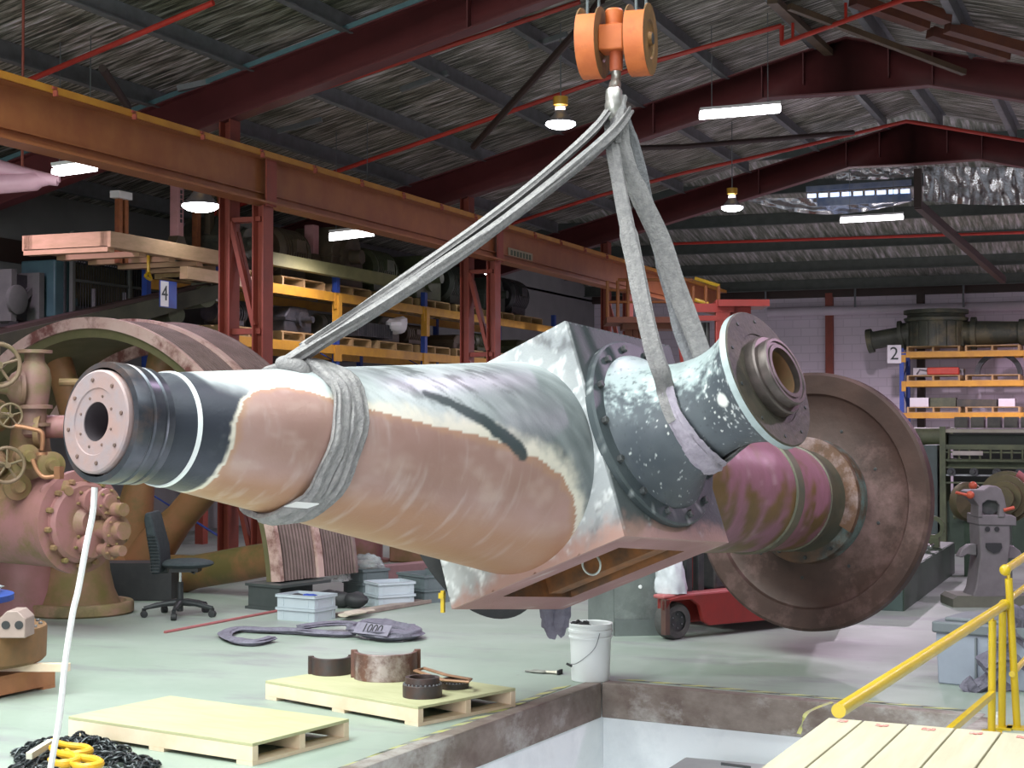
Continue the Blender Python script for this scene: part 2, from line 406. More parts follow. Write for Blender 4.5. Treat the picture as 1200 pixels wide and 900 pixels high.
# short fly braces between purlins
for (pa,pb) in (((208,104),(262,92)),((325,154),(377,140)),((223,104),(225,112)),((620,55),(665,40)),((470,105),(525,85))):
    q=[]
    for p in (pa,pb):
        r=ray(*p); n=V((-.25,0,1)).normalized(); pt=V((-8,0,rz(-8)+.03)); q.append(CAM+r*((pt-CAM).dot(n)/r.dot(n)))
    b=MB(); b.bar(q[0],q[1],.06,.06); struct(b.build('ceiling_brace',galv))
# portal frames
for fi,y in enumerate(FY):
    b=MB()
    def web(poly,w): b.prism(poly,V((0,y-w/2,0)),X,Z,V((0,w,0)))
    D=.44
    for s in (-1,1):
        xe=x0 if s<0 else x1
        hx=RX+s*1.05
        top=[(RX,rz(RX)),(xe,rz(xe))]; bot=[(xe,rz(xe)-D),(hx,rz(hx)-D),(RX,5.86)]
        web(top+bot,.016)
        for p,q in (((RX,rz(RX)),(xe,rz(xe))),((xe,rz(xe)-D),(hx,rz(hx)-D)),((hx,rz(hx)-D),(RX,5.86))):
            b.bar((p[0],y,p[1]),(q[0],y,q[1]),.2,.018)
        for xs_ in (RX+s*.55,RX+s*1.1,RX+s*2.6): b.box((xs_,y-.05,rz(xs_)-D/2),(.014,.09,D-.02))
    struct(b.build('roof_rafter_beam',maroon))
b=MB(); b.bar((RX,FY[0]-.11,rz(RX)+.03),(x0,FY[0]-.11,rz(x0)+.03),.02,.05); struct(b.build('rafter_top_trim',mat('teal_edge_strip',(.10,.20,.22),(.08,.15,.17),5,.5)))  # thin teal strip laid along the top edge of the first rafter
# crane columns and portal columns, left line
GX=-8.67
def column(y,full=True):
    b=MB(); xa=GX-.43; zt=rz(xa)-.44
    def isec(x,z0,z1,w,d):
        b.box((x-d/2,y,(z0+z1)/2),(.016,w,z1-z0)); b.box((x+d/2,y,(z0+z1)/2),(.016,w,z1-z0)); b.box((x,y,(z0+z1)/2),(d,.012,z1-z0))
    isec(xa,0,zt,.2,.12); isec(GX-.02,0,3.86,.2,.12)
    for z0,z1,s in ((3.7,2.6,1),(2.45,1.3,1),(1.2,.1,1)):
        b.bar((xa+.06,y-.06,z0),(GX-.08,y-.06,z1),.06,.05); b.bar((xa+.06,y+.06,z0-.1),(GX-.08,y+.06,z1-.1),.06,.05)
        b.box(((xa+GX)/2,y,z1-.06),(.4,.1,.06))
    b.box(((xa+GX)/2,y,3.72),(.4,.12,.05))
    b.box((GX+.08,y-.0,4.1),(.02,.2,.5))
    struct(b.build('crane_column',colred))
for y in FY: column(y)
# right-hand line, mirrored about the ridge
for y in FY:
    b=MB(); xa=2*RX-GX+.43
    b.box((xa,y,(rz(xa)-.44)/2),(.16,.2,rz(xa)-.44)); struct(b.build('portal_column',colred))
# crane runway girder
GL=(-6,33.0)
def girder(x):
    b=MB(); yl=GL[1]-GL[0]; ym=sum(GL)/2
    b.box((x,ym,4.12),(.016,yl,.46)); b.box((x,ym,3.88),(.24,yl,.022)); b.box((x,ym,4.345),(.26,yl,.022))
    b.box((x+.03,ym,3.98),(.03,yl,.012))
    g=struct(b.build('crane_girder_beam',orange))
    b=MB(); b.box((x,ym,4.375),(.34,yl,.035)); b.box((x+.165,ym,4.36),(.012,yl,.055)); b.box((x,ym,4.415),(.06,yl,.05))
    struct(b.build('crane_girder_beam_cap',yelrail))
    return g
girder(GX)
for k in range(16):
    y=8.5+k*1.1; b=MB(); b.box((GX+.19,y,4.33),(.04,.02,.05)); b.box((GX+.175,y,4.375),(.03,.05,.02)); struct(b.build('rail_clip_trim',colred))
# red sprinkler pipes, fixed under the purlins
def rp(px_,py_,off=-.12):
    r=ray(px_,py_); best=None
    for s in (1,-1):
        n=V((-.25*s,0,1)).normalized(); pt=V((RX,0,rz(RX)+off)); t=(pt-CAM).dot(n)/r.dot(n); w=CAM+r*t
        if (w.x<RX)==(s>0): best=w
    return best
def pipe_path(ps,ext=0.0,r=.028,ex1=0.0):
    w=[rp(*p) for p in ps]
    a=(w[0]-w[1]).normalized(); w[0]=w[0]+a*ext
    return w
b=MB(); b.tube(pipe_path([(110,62),(250,3)],1.6),.028,8); tag(b.build('sprinkler_pipe',pipered),'red sprinkler pipe under the roof nearest the top corner above the girder','pipe','sprinkler pipes')
b=MB(); w=pipe_path([(240,150),(680,2)],.9); b.tube(w,.028,8); tag(b.build('sprinkler_pipe',pipered),'red sprinkler pipe crossing behind the first maroon rafter','pipe','sprinkler pipes')
w=pipe_path([(400,199),(600,130),(770,71),(916,30)],2.0); e=w[-1]; w2=[e+V((0,0,-.22))]+[rp(1060,38,-.5),V((2.6,rp(1060,38,-.5).y,0))]
w2[1]=V((w2[1].x,w2[1].y,e.z-.22)); w2[2]=V((2.6,w2[1].y+.5,e.z-.25))
pr=thing('sprinkler_pipe','red sprinkler pipe behind the hook block that steps down near the ridge','pipe',e,'sprinkler pipes')
b=MB(); b.tube(w+[e]+w2[:1]+w2[1:],.03,8); b.build('pipe_run',pipered,pr)
for t in (.1,.55,1.1):
    p=w2[0]+(w2[1]-w2[0])*t; b=MB(); b.cyl(p,p+V((0,0,.2)),.018,8); b.build('pipe_dropper',pipered,pr)
w=pipe_path([(600,262),(700,230),(800,203),(930,174)],1.0); ap=rp(1062,142,-.1); rr=rp(1200,158,-.1); rr=V((3.0,rr.y+.3,rz(3.0)-.1))
b=MB(); b.tube(w+[ap,rr],.03,8); tag(b.build('sprinkler_pipe',pipered),'red sprinkler pipe bending over the ridge at the last rafter','pipe','sprinkler pipes')
p0=on(780,286,1,31.9); p1=on(1220,273,1,31.9); b=MB(); b.tube([p0,V((p1.x+2,31.9,p1.z))],.03,8); tag(b.build('sprinkler_pipe',pipered),'thin level red pipe under the rear roof slope','pipe','sprinkler pipes')
p0=on(930,330,1,36.9); p1=on(1220,322,1,36.9); b=MB(); b.tube([p0,V((p1.x+2,36.9,p1.z))],.035,8); tag(b.build('sprinkler_pipe',pipered),'level red pipe along the top of the back wall','pipe','sprinkler pipes')
b=MB(); p=on(900,366,1,37.1); p1=on(1220,358,1,37.1); b.tube([p,V((p1.x+2.5,37.1,p1.z))],.11,12)
tag(b.build('duct_pipe',mat('lilac_white_pipe',(.62,.55,.62),(.58,.52,.58),3,.5)),'fat white pipe running level along the back wall','pipe')
for k,px_ in enumerate((897,1002,1129)):
    p=on(px_,350,1,36.7); z1=on(px_,328,1,36.7).z; z0=on(px_,360,1,36.7).z; b=MB(); b.cyl((p.x,36.7,z0),(p.x,36.7,z1+.25),.025,8); tag(b.build('hanger_rod',galv),('thin grey hanger rod above the red mast','thin grey hanger rod beside the brown downpipe','thin grey hanger rod over the green valve body')[k],'rod','pipe hanger rods')
# dark diagonal roof braces
def brace(nm,ps,r=.03,off=-.3,m=None,lab=''):
    w=[rp(p[0],p[1],off) for p in ps]; b=MB(); b.tube(w,r,8); return struct(b.build(nm,m or mat('dark_brown_steel',(.05,.028,.024))))
brace('roof_brace',[(555,172),(682,30),(705,0)],.045)
brace('roof_brace',[(690,175),(800,172),(1000,155)],.04)
brace('roof_brace',[(120,80),(150,125)],.04)
# struts and rusty trusses near the ridge
m_brn=mat('brown_timber_truss',(.13,.085,.05),(.09,.06,.04),5,.6)
p=rp(905,0,-.15);q=rp(982,72,-.1); b=MB(); b.bar(p,q,.12,.08); struct(b.build('roof_strut',m_brn))
p=rp(925,8,-.3);q=rp(1130,85,-.35); b=MB(); b.bar(p,q,.07,.07); struct(b.build('roof_strut',m_brn))
m_rb=mat('rusty_brown_channel',(.16,.055,.03),(.11,.04,.03),4,.55)
for a_,c_ in (((1000,0),(1085,30)),((1050,0),(1110,22)),((1090,38),(1180,66)),((1110,32),(1215,62))):
    p=rp(*a_,-.05);q=rp(*c_,-.05); b=MB(); b.bar(p,q,.16,.12); struct(b.build('roof_channel_beam',m_rb))
# ridge strut post from last frame to back
p0=V((RX+.05,FY[2]+.12,5.8)); b=MB(); b.bar(p0,V((RX+.05,FY[2]+.12,5.15)),.12,.12,up=Y); b.bar(V((RX+.05,FY[2]+.12,5.2)),V((RX+.75,34.5,4.55)),.12,.14); struct(b.build('roof_strut',mat('dark_brown_steel',(.05,.028,.024))))
# skylight vent with lit panes at the rear slope
sk_m=mat('lit_vent_pane',(.55,.68,1.0),(.5,.62,.95),3,.5,emit=1.6)
c0=on(945,230,1,29.2); c1=on(1068,224,1,29.2); b=MB(); b.bar(c0+V((0,0,.13)),c1+V((0,0,.16)),.05,.10); b.bar(c0+V((.2,0,-.12)),c1+V((0,0,-.1)),.05,.16)
wn=struct(b.build('window_1',mat('vent_frame',(.22,.25,.32),(.1,.14,.25),4,.5)))
for k in range(9):
    t=(k+.5)/9; p=c0+(c1-c0)*t; b=MB(); b.box(p+V((0,-.03,.0)),(.16,.02,.075)); b.build('pane',sk_m,wn)
def foil_sheet(nm,a,c,h,wv,sag):
    b=MB(); n,mm=50,8; vs=[];fs=[]
    for i in range(n+1):
        for j in range(mm+1):
            s,t=i/n,j/mm; p=a+(c-a)*s+V((0,0,-h*t-sag*math.sin(PI*s)*t)); p.y+=.10*fbm((s*wv,t*2,3.1),1.5)
            vs.append(p)
    for i in range(n):
        for j in range(mm): fs.append((i*(mm+1)+j,(i+1)*(mm+1)+j,(i+1)*(mm+1)+j+1,i*(mm+1)+j+1))
    b.add(vs,fs); return b.build(nm,mat('crumpled_silver_foil',(.75,.72,.74),(.5,.48,.5),8,.22,.9,.3),smooth=80)
a_=on(1082,195,1,28.9); c_=on(1230,197,1,28.9); tag(foil_sheet('foil_insulation',a_,c_,.62,14,.05),'crumpled silver foil hanging under the rear roof beside the ridge strut','foil')
a_=on(870,232,1,29.6); c_=on(1075,232,1,29.6); tag(foil_sheet('foil_insulation',a_,c_,.03,10,.28),'silver foil strip sagging beneath the lit roof vent','foil')
a_=on(980,200,1,28.9); c_=on(1075,195,1,28.9); tag(foil_sheet('foil_insulation',a_,c_,.18,8,.02),'small flap of silver foil above the lit roof vent','foil')
# ------------------------------------------------------------------ the suspended shaft
sA=P(112.5,494,6.17); sB=P(957,588,10.8)
a=(sB-sA).normalized(); h=a.cross(Z).normalized(); u=h.cross(a)
RHO=math.radians(22)
en=h*math.cos(RHO)+u*math.sin(RHO); eu=-h*math.sin(RHO)+u*math.cos(RHO)
S=lambda s: sA+a*s
HS=.578; S0=2.575; S1=3.555; SM=(S0+S1)/2
sh=thing('turbine_shaft','huge rust-stained tapered steel shaft with square hub and disc hanging in slings','machine shaft',S(SM)+V((0,0,-.75)))
def paint(ob,fn):
    me=ob.data; off=V(ob['_o']); ca=me.color_attributes.new('Col','FLOAT_COLOR','POINT')
    for v in me.vertices: ca.data[v.index].color=(*fn(v.co+off),1)
def mixv(c,d,t): t=max(0,min(1,t)); return tuple(x+(y-x)*t for x,y in zip(c,d))
def sst(a0,a1,x): t=max(0,min(1,(x-a0)/(a1-a0))); return t*t*(3-2*t)
def dense(pr,k):
    o_=[]
    for (t0,r0),(t1,r1) in zip(pr,pr[1:]):
        for i in range(k): o_.append((t0+(t1-t0)*i/k,r0+(r1-r0)*i/k))
    return o_+[pr[-1]]
# --- tapered shaft
CR=lambda s: .185+.142*s
def cone_hit(px,py):
    r=ray(px,py).normalized(); lo=None
    t=3.0
    f=lambda t:(lambda w:(w-a*w.dot(a)).length-CR(w.dot(a)))(CAM+r*t-sA)
    prev=f(t)
    while t<14:
        t+=.02; c=f(t)
        if c<0: break
    else: return None
    w=CAM+r*t-sA; return (w.dot(a), math.atan2(w.dot(h),w.dot(u)))
bpx=[(243,571),(257,549),(266,533),(270,515),(273,498),(284,470),(300,459),(330,455),(360,459),(400,473),(450,487),(500,500),(550,509),(590,520),(633,540),(655,556),(669,578),(674,605),(668,634),(657,651)]
poly=[q for q in (cone_hit(*p) for p in bpx) if q]
poly=[(s,p,CR(s)) for s,p in poly]
PLY=[(s,p*.40) for s,p,_ in poly]
PLY=[(PLY[0][0]-.05,4.4*.40),(PLY[0][0]-.02,2.4*.40)]+PLY+[(2.62,2.2*.40),(2.66,4.4*.40)]
def inpoly(x,y,pl):
    c=False; n=len(pl); dm=9
    for i in range(n):
        x1_,y1_=pl[i]; x2_,y2_=pl[i-1]
        if (y1_>y)!=(y2_>y) and x<(x2_-x1_)*(y-y1_)/(y2_-y1_)+x1_: c=not c
        dx,dy=x2_-x1_,y2_-y1_; t=max(0,min(1,((x-x1_)*dx+(y-y1_)*dy)/(dx*dx+dy*dy+1e-9)))
        dm=min(dm,math.hypot(x-x1_-dx*t,y-y1_-dy*t))
    return dm if c else -dm
streak=[cone_hit(*p) for p in ((500,462),(540,480),(575,500),(597,516),(611,531))]
streak=[(s,p*.45) for s,p in [q for q in streak if q]]
def dseg(x,y,pl):
    dm=9
    for i in range(len(pl)-1):
        x1_,y1_=pl[i]; x2_,y2_=pl[i+1]; dx,dy=x2_-x1_,y2_-y1_; t=max(0,min(1,((x-x1_)*dx+(y-y1_)*dy)/(dx*dx+dy*dy+1e-9)))
        dm=min(dm,math.hypot(x-x1_-dx*t,y-y1_-dy*t)-.035+.022*abs((i+t)/len(pl)-.45))
    return dm
def cone_col(p):
    w=p-sA; s=w.dot(a); ph=math.atan2(w.dot(h),w.dot(u)); ph=ph if ph>-1.2 else ph+2*PI
    q=(w.x,w.y,w.z); n1=fbm(q,3,1); n2=fbm(q,14,5); n3=fbm(((s-.30*ph)*6,ph*1.1,0),2.0,2)
    d=inpoly(s,ph*.40,PLY)+.012*n2+.012*n1
    # upper shaft: pale blue grey paints in the skylight reflection, with darker scuffs
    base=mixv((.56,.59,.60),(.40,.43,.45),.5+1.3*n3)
    dk=sst(.80,.50,s+.08*n1+.05*n2+.34*sst(1.15,.3,ph)*sst(.36,.45,s)+.6*sst(1,1.8,-ph)); base=mixv(base,(.038,.042,.058),dk)  # dark end fades near the top, its specular highlight put into the colour
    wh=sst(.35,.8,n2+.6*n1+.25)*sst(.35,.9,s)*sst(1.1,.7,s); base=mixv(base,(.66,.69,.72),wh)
    rt=sst(1.6,2.35,s+.12*n1+.10*sst(.2,1.4,ph)); base=mixv(base,(.115,.13,.135),rt*(.85+.3*n3)*sst(-.1,.75,ph))
    sc_=sst(.05,.55,fbm(((s-.30*ph)*15,ph*1.8,1),2.0,11)); base=mixv(base,(.20,.225,.235),sc_*.55*sst(1.0,1.6,s))
    sm=sst(.02,.30,fbm(((s-.30*ph)*8,ph*1.6,3),1.5,21)+.3*n2)*sst(1.25,1.55,s)*sst(2.45,2.0,s)*sst(1.35,.7,ph); base=mixv(base,(.085,.10,.10),sm*.8)
    ds=dseg(s,ph*.45,streak); skf=sst(.012,-.006,ds+.02*n2)
    lim=.02*sst(.4,.9,s)
    if d<0:
        k=sst((-.10-.05*n1)*(.28+.72*sst(.85,1.15,s)),-.012,d+.03*n2*(.3+.7*sst(.8,1.1,s))); base=mixv(base,(.72,.66,.57),min(1,k*(1.0+.5*n2)))
        return mixv(base,(.05,.065,.07),skf)
    r=mixv((.42,.262,.235),(.34,.20,.17),.5+1.4*n1); r=mixv(r,(.48,.34,.30),sst(.0,.5,fbm((s*2.2,ph*1.3,2),2.0,4))*.8)
    r=mixv(r,(.36,.18,.095),sst(1.95,2.45,ph+.12*n1)*.85)  # orange underside: floor bounce put into the rust colour
    stre=sst(.05,.55,fbm((s*14+.25*math.sin(ph*3),ph*.9,0),1.6,8))*sst(1.5,.7,abs(s-1.2)); r=mixv(r,(.56,.46,.43),stre*.36)
    edge=sst(.045,.0,d+.02*n2); r=mixv(r,(.44,.25,.16),edge*.8); r=mixv(r,(.06,.07,.07),skf)
    return r
b=MB(); prof=[]
NS=230
for i in range(NS+1): s=.30+(S0+.01-.30)*i/NS; prof.append((s,CR(s)))
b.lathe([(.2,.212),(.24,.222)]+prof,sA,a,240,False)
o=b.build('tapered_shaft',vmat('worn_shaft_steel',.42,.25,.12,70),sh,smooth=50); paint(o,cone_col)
# --- left end flange
m_fl=mat('dark_oiled_flange',(.05,.055,.07),(.10,.10,.12),7,.28,.6,c3=(.16,.11,.10))
b=MB(); b.lathe([(.015,.215),(.02,.238),(.045,.241),(.085,.241),(.092,.234),(.098,.234),(.105,.241),(.15,.238),(.156,.228),(.163,.228),(.17,.236),(.2,.236),(.205,.214)],sA,a,72,False)
fl_=b.build('end_flange',m_fl,sh,smooth=30)
m_face=mat('rusty_pink_face_plate',(.34,.215,.20),(.28,.23,.25),9,.55,.1,.1)
b=MB(); b.lathe([(.03,.0772),(0.0,.078),(-.001,.130),(-.006,.133),(-.006,.196),(.0,.204),(.03,.206)],sA,a,64,False)
fp=b.build('face_plate',m_face,fl_,smooth=25)
b=MB(); b.lathe([(.6,.0),(.6,.0768),(.004,.0768)],sA,a,40,False); b.build('bore',mat('dark_bore_brown',(.045,.032,.04),(.06,.045,.055),6,.8),fp)
def boltring(n,rad,t,r,hh,par,m,org,ax,e1,e2,ph0=0,nm='bolt',hexa=True):
    for i in range(n):
        an=ph0+2*PI*i/n; p=org+ax*t+(e1*math.cos(an)+e2*math.sin(an))*rad
        b=MB(); b.lathe([(0,r),(hh*.8,r),(hh,r*.8)],p,ax,6 if hexa else 10); b.build(nm,m,par,smooth=20)
boltring(8,.166,.004,.009,.008,fp,mat('rusty_bolt',(.19,.11,.09),(.12,.08,.07),20,.6,.3),sA,-a,h,u,.2)
boltring(8,.103,.000,.006,.004,fp,mat('rusty_bolt',(.22,.10,.06)),sA,-a,h,u,.5)
b=MB(); b.lathe([(.318,CR(.318)),(.318,CR(.318)+.006),(.336,CR(.336)+.006),(.336,CR(.336))],sA,a,72,False); b.build('seal_ring',whitep,sh)
# --- hub block with an opening in its underside
def T(s,i,j): return S(s)+en*i+eu*j
def blk_col(p):
    w=p-sA; s=w.dot(a); i,j=w.dot(en),w.dot(eu); q=tuple(w); n1=fbm(q,3.2,2); n2=fbm(q,16,7); n3=fbm(q,40,3)
    if s<S0+.02 and True:  # front face
        c=mixv((.46,.47,.48),(.30,.31,.33),.5+1.2*n1); c=mixv(c,(.72,.73,.74),sst(.05,.35,n2+.3*n3)); c=mixv(c,(.12,.12,.13),sst(.22,.42,n1+.4*n2)*.8)
        low=sst(-.43,-.55,j+.22*sst(0,.6,-i)*.9-.12*sst(0,.5,-i)+.10*n2+.05*n1)
        return mixv(c,(.37,.22,.19),low)
    if i>HS-.02:
        c=mixv((.045,.055,.06),(.085,.095,.10),.5+1.2*n1); c=mixv(c,(.42,.44,.44),sst(.22,.45,n2+.2*n3)*sst(.2,-.3,j)); low=sst(-.44,-.55,j+.08*n2); return mixv(c,(.34,.21,.18),low)
    if j<-HS+.05: 
        c=mixv((.33,.17,.165),(.25,.12,.115),.5+1.3*n1); return mixv(c,(.45,.36,.33),sst(.3,.5,n2))
    return mixv((.30,.31,.32),(.18,.19,.2),.5+n1)
b=MB()
def grid(f,n,m):
    vs=[f(i/n,j/m) for i in range(n+1) for j in range(m+1)]
    b.add(vs,[(i*(m+1)+j,(i+1)*(m+1)+j,(i+1)*(m+1)+j+1,i*(m+1)+j+1) for i in range(n) for j in range(m)])
ds=S1-S0
grid(lambda x,y:T(S0,-HS+2*HS*x,-HS+2*HS*y),80,80)
grid(lambda x,y:T(S1,-HS+2*HS*x,-HS+2*HS*y),10,10)
grid(lambda x,y:T(S0+ds*x,HS,-HS+2*HS*y),60,80)
grid(lambda x,y:T(S0+ds*x,-HS,-HS+2*HS*y),20,20)
grid(lambda x,y:T(S0+ds*x,-HS+2*HS*y,HS),20,20)
OS0,OS1,OI0,OI1=S0+.17,S1-.2,-.36,.42
for (sa,sb,ia,ib) in ((S0,OS0,-HS,HS),(OS1,S1,-HS,HS),(OS0,OS1,-HS,OI0),(OS0,OS1,OI1,HS)):
    grid(lambda x,y:T(sa+(sb-sa)*x,ia+(ib-ia)*y,-HS),12,12)
o=b.build('hub_block',vmat('scaled_block_steel',.5,.1,.2,50),sh,smooth=30,bevel=0); paint(o,blk_col); hub=o
b=MB(); q=lambda s,i,j: T(s,i,j)
dp=-HS+.34
for (c0,c1) in (((OS0,OI0),(OS1,OI0)),((OS1,OI0),(OS1,OI1)),((OS1,OI1),(OS0,OI1)),((OS0,OI1),(OS0,OI0))):
    b.quad(T(*c0,-HS),T(*c1,-HS),T(*c1,dp),T(*c0,dp))
b.quad(T(OS0,OI0,dp),T(OS1,OI0,dp),T(OS1,OI1,dp),T(OS0,OI1,dp))
b.bar(T(OS1-.14,OI0,-HS+.1),T(OS1-.14,OI1,-HS+.1),.12,.16,up=eu); b.build('opening_recess',mat('rust_opening',(.26,.10,.03),(.09,.05,.03),6,.8,0,.2),hub)
b=MB(); cc=T(S0+.34,.12,-HS+.02); b.tube([cc+(en*math.cos(t)+eu*math.sin(t)-a*.2*math.sin(t))*.055 for t in [PI*.6+i*2*PI*.8/14 for i in range(15)]],.006,8); b.build('wire_hook',mat('galvanised_wire',(.5,.52,.5),(.45,.47,.45),9,.4,.6),hub)
# --- round bolted cover, neck and flange facing the camera side
K=S(SM)
def side(sg,mm,full=True):
    ax=en*sg
    return ax
def cov_col(p):
    w=p-sA; q=tuple(w); n1=fbm(q,4,4); n2=fbm(q,22,3)
    c=mixv((.04,.052,.06),(.075,.088,.095),.5+1.3*n1); return mixv(c,(.45,.47,.48),sst(.3,.5,n2+.15*n1))
b=MB(); b.lathe([(HS-.005,.515),(HS+.03,.515),(HS+.042,.505),(HS+.045,.46),(HS+.045,.415)],K,en,120,False)
cv=b.build('round_cover',vmat('cover_steel',.42,.15,.15,60),sh,smooth=30); paint(cv,cov_col)
boltring(14,.462,HS+.044,.020,.026,cv,mat('cover_bolt',(.05,.055,.06),(.09,.09,.09),20,.45,.4),K,en,eu,a,.25)
dots=[(521,0)]
WD=[((847,469),.034),((804,531),.008),((779,483),.006),((797,497),.006),((781,499),.006),((783,508),.006),((770,493),.006),((771,501),.006),((768,501),.005),((836,463),.006),((832,470),.006),((838,483),.006),((843,488),.007),((850,491),.007),((858,482),.008),((857,496),.006),((846,505),.006),((835,478),.005),((826,490),.005),((861,488),.005)]
NK=[(HS+.04,.43),(.645,.412),(.68,.375),(.73,.338),(.79,.305),(.86,.278),(.93,.262),(1.0,.253),(1.06,.253),(1.12,.262),(1.18,.28),(1.23,.302),(1.27,.33),(1.292,.352)]
def nk_r(t):
    for (t0,r0),(t1,r1) in zip(NK,NK[1:]):
        if t<=t1: return r0+(r1-r0)*max(0,(t-t0))/(t1-t0)
    return NK[-1][1]
def neck_hit(px,py):
    r=ray(px,py).normalized(); t=5.0
    while t<11:
        t+=.01; w=CAM+r*t-K; q=w.dot(en)
        if HS<q<1.3 and (w-en*q).length<nk_r(q): return CAM+r*t
    return None
WDP=[(neck_hit(*p),rr) for p,rr in WD]; WDP=[q for q in WDP if q[0]]
def neck_col(p):
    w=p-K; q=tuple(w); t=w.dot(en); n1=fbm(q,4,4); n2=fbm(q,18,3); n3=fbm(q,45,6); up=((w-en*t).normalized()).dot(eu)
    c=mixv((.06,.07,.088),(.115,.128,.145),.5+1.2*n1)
    c=mixv(c,(.42,.49,.50),sst(.02,.62,up+.7*n2+.5*n3+.3*n1)*.92)  # upper side whitened in the colour for reflected overhead light, broken by speckle
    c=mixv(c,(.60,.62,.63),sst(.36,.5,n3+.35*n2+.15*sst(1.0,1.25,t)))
    c=mixv(c,(.06,.07,.08),sst(.30,.45,-n3)*.7)
    for d,rr in WDP:
        dd=(p-d).length
        if dd<rr*1.4: c=mixv(c,(.82,.82,.80),sst(rr*1.25,rr*.8,dd))
    return c
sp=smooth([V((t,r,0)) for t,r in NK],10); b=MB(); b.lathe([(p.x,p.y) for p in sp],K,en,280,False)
nk=b.build('flared_neck',vmat('scaled_toplit_neck_steel',.42,.15,.12,60),sh,smooth=60); paint(nk,neck_col)
m_nf=mat('dark_rusty_flange_face',(.05,.046,.034),(.085,.065,.05),9,.55,.15,.15,c3=(.035,.03,.027))
m_nfe=mat('pale_flange_edge',(.42,.48,.50),(.32,.37,.38),12,.5,.3,.1)
b=MB(); b.lathe([(1.285,.345),(1.290,.362),(1.325,.362)],K,en,96,False); b.build('flange_rim',m_nfe,nk)
b=MB(); b.lathe([(1.325,.362),(1.333,.355),(1.333,.24),(1.328,.238),(1.328,.12)],K,en,96,False); nf=b.build('neck_flange',m_nf,sh,smooth=25)
boltring(10,.315,1.332,.009,.006,nf,dark,K,en,eu,a,.1,nm='bolt_hole',hexa=False)
m_brg=mat('bearing_steel_brown',(.17,.135,.13),(.10,.085,.08),8,.33,.7)
b=MB(); b.lathe([(1.32,.208),(1.375,.208),(1.383,.2),(1.383,.178)],K,en,80,False); b.build('bearing_ring',m_brg,nf)
b=MB(); b.lathe([(1.37,.178),(1.425,.178),(1.432,.172),(1.432,.158),(1.424,.155),(1.424,.145),(1.432,.142),(1.432,.122),(1.2,.118),(1.2,0)],K,en,80,False); b.build('bearing_collar',m_brg,nf)
b=MB(); b.lathe([(1.21,.0),(1.21,.1),(1.40,.119)],K,en,60,False); b.build('bore',mat('rust_bore',(.22,.10,.05),(.15,.09,.04),7,.7),nf)
# --- far-side cover
b=MB(); b.lathe([(HS-.005,.56),(HS+.075,.61),(HS+.09,.54),(.75,.36),(.86,.30),(.95,.18),(.97,0)],K-a*.0,-en,64,False)
b.build('far_cover',black,sh,smooth=30)
b=MB(); p=onplane(519,690,K-en*.62,h); b.box(onplane(519,705,K-en*.62,h),(.02,.02,.12)); b.box(onplane(518,698,K-en*.62,h),(.03,.03,.03)); b.build('yellow_tag',yelp,sh)
# --- drum behind the hub
m_dr=mat('magenta_brown_drum',(.27,.11,.165),(.21,.10,.10),2.6,.45,.1,.1,c3=(.12,.085,.03),stretch=(1.6,.4,.5))
DR=[(S1-.02,.405),(4.0,.402),(4.3,.395),(4.6,.385),(5.0,.370),(5.3,.352),(5.5,.342),(5.52,.338)]
def drum_col(p):
    w=p-sA; s=w.dot(a); ph=math.atan2(w.dot(h),w.dot(u)); n1=fbm((s*5,ph*1.0,0),1.5,3); n2=fbm((s*16,ph*1.3,4),1.6,9); n3=fbm(tuple(w),6,2)
    c=mixv((.29,.125,.18),(.23,.105,.13),.5+1.3*n2); c=mixv(c,(.45,.28,.33),sst(.22,.5,n2+.3*n3)*.7)
    ol=sst(-.05,.35,n1+.5*n3+.55*sst(4.35,3.7,s)-.16+.35*sst(1.1,1.9,ph)); c=mixv(c,mixv((.105,.075,.02),(.17,.095,.035),.5+n3),ol)
    return c
b=MB(); b.lathe(dense(DR,8),sA,a,150,False); dm=b.build('drum_shaft',vmat('magenta_olive_drum',.4,.1,.08,40),sh,smooth=40); paint(dm,drum_col)
b=MB(); b.lathe([(4.98,.36),(4.99,.384),(5.08,.380),(5.09,.355)],sA,a,80,False); b.build('drum_band',mat('grey_green_band',(.10,.11,.08),(.15,.13,.09),7,.5,.3),dm)
b=MB(); b.lathe([(5.50,.33),(5.505,.352),(5.55,.352),(5.56,.32),(5.68,.325),(5.76,.35)],sA,a,80,False); b.build('drum_collar',mat('dark_steel_collar',(.085,.09,.075),(.14,.12,.09),6,.45,.4),dm)
p=onplane(922,572,S(4.5),h); q=onplane(906,548,S(4.5),h)
m_mot=mat('mottled_hub_flange',(.035,.04,.04),(.17,.085,.05),5,.55,.3,.2,c3=(.16,.22,.22))
b=MB(); b.lathe([(5.75,.32),(5.755,.418),(5.765,.424),(5.86,.424)],sA,a,96,False); hf=b.build('hub_flange',m_mot,sh)
b=MB(); b.ring(sA,a,.335,.426,5.715,5.754,48,arc=(math.radians(-118),math.radians(12)),ref=u); b.build('half_ring_plate',mat('brown_pink_plate',(.17,.085,.05),(.11,.06,.04),7,.6,.1,.15,c3=(.34,.24,.24)),hf,smooth=25)
boltring(12,.385,-5.753,.013,.012,hf,dark,sA,-a,h,u,.1,hexa=False)
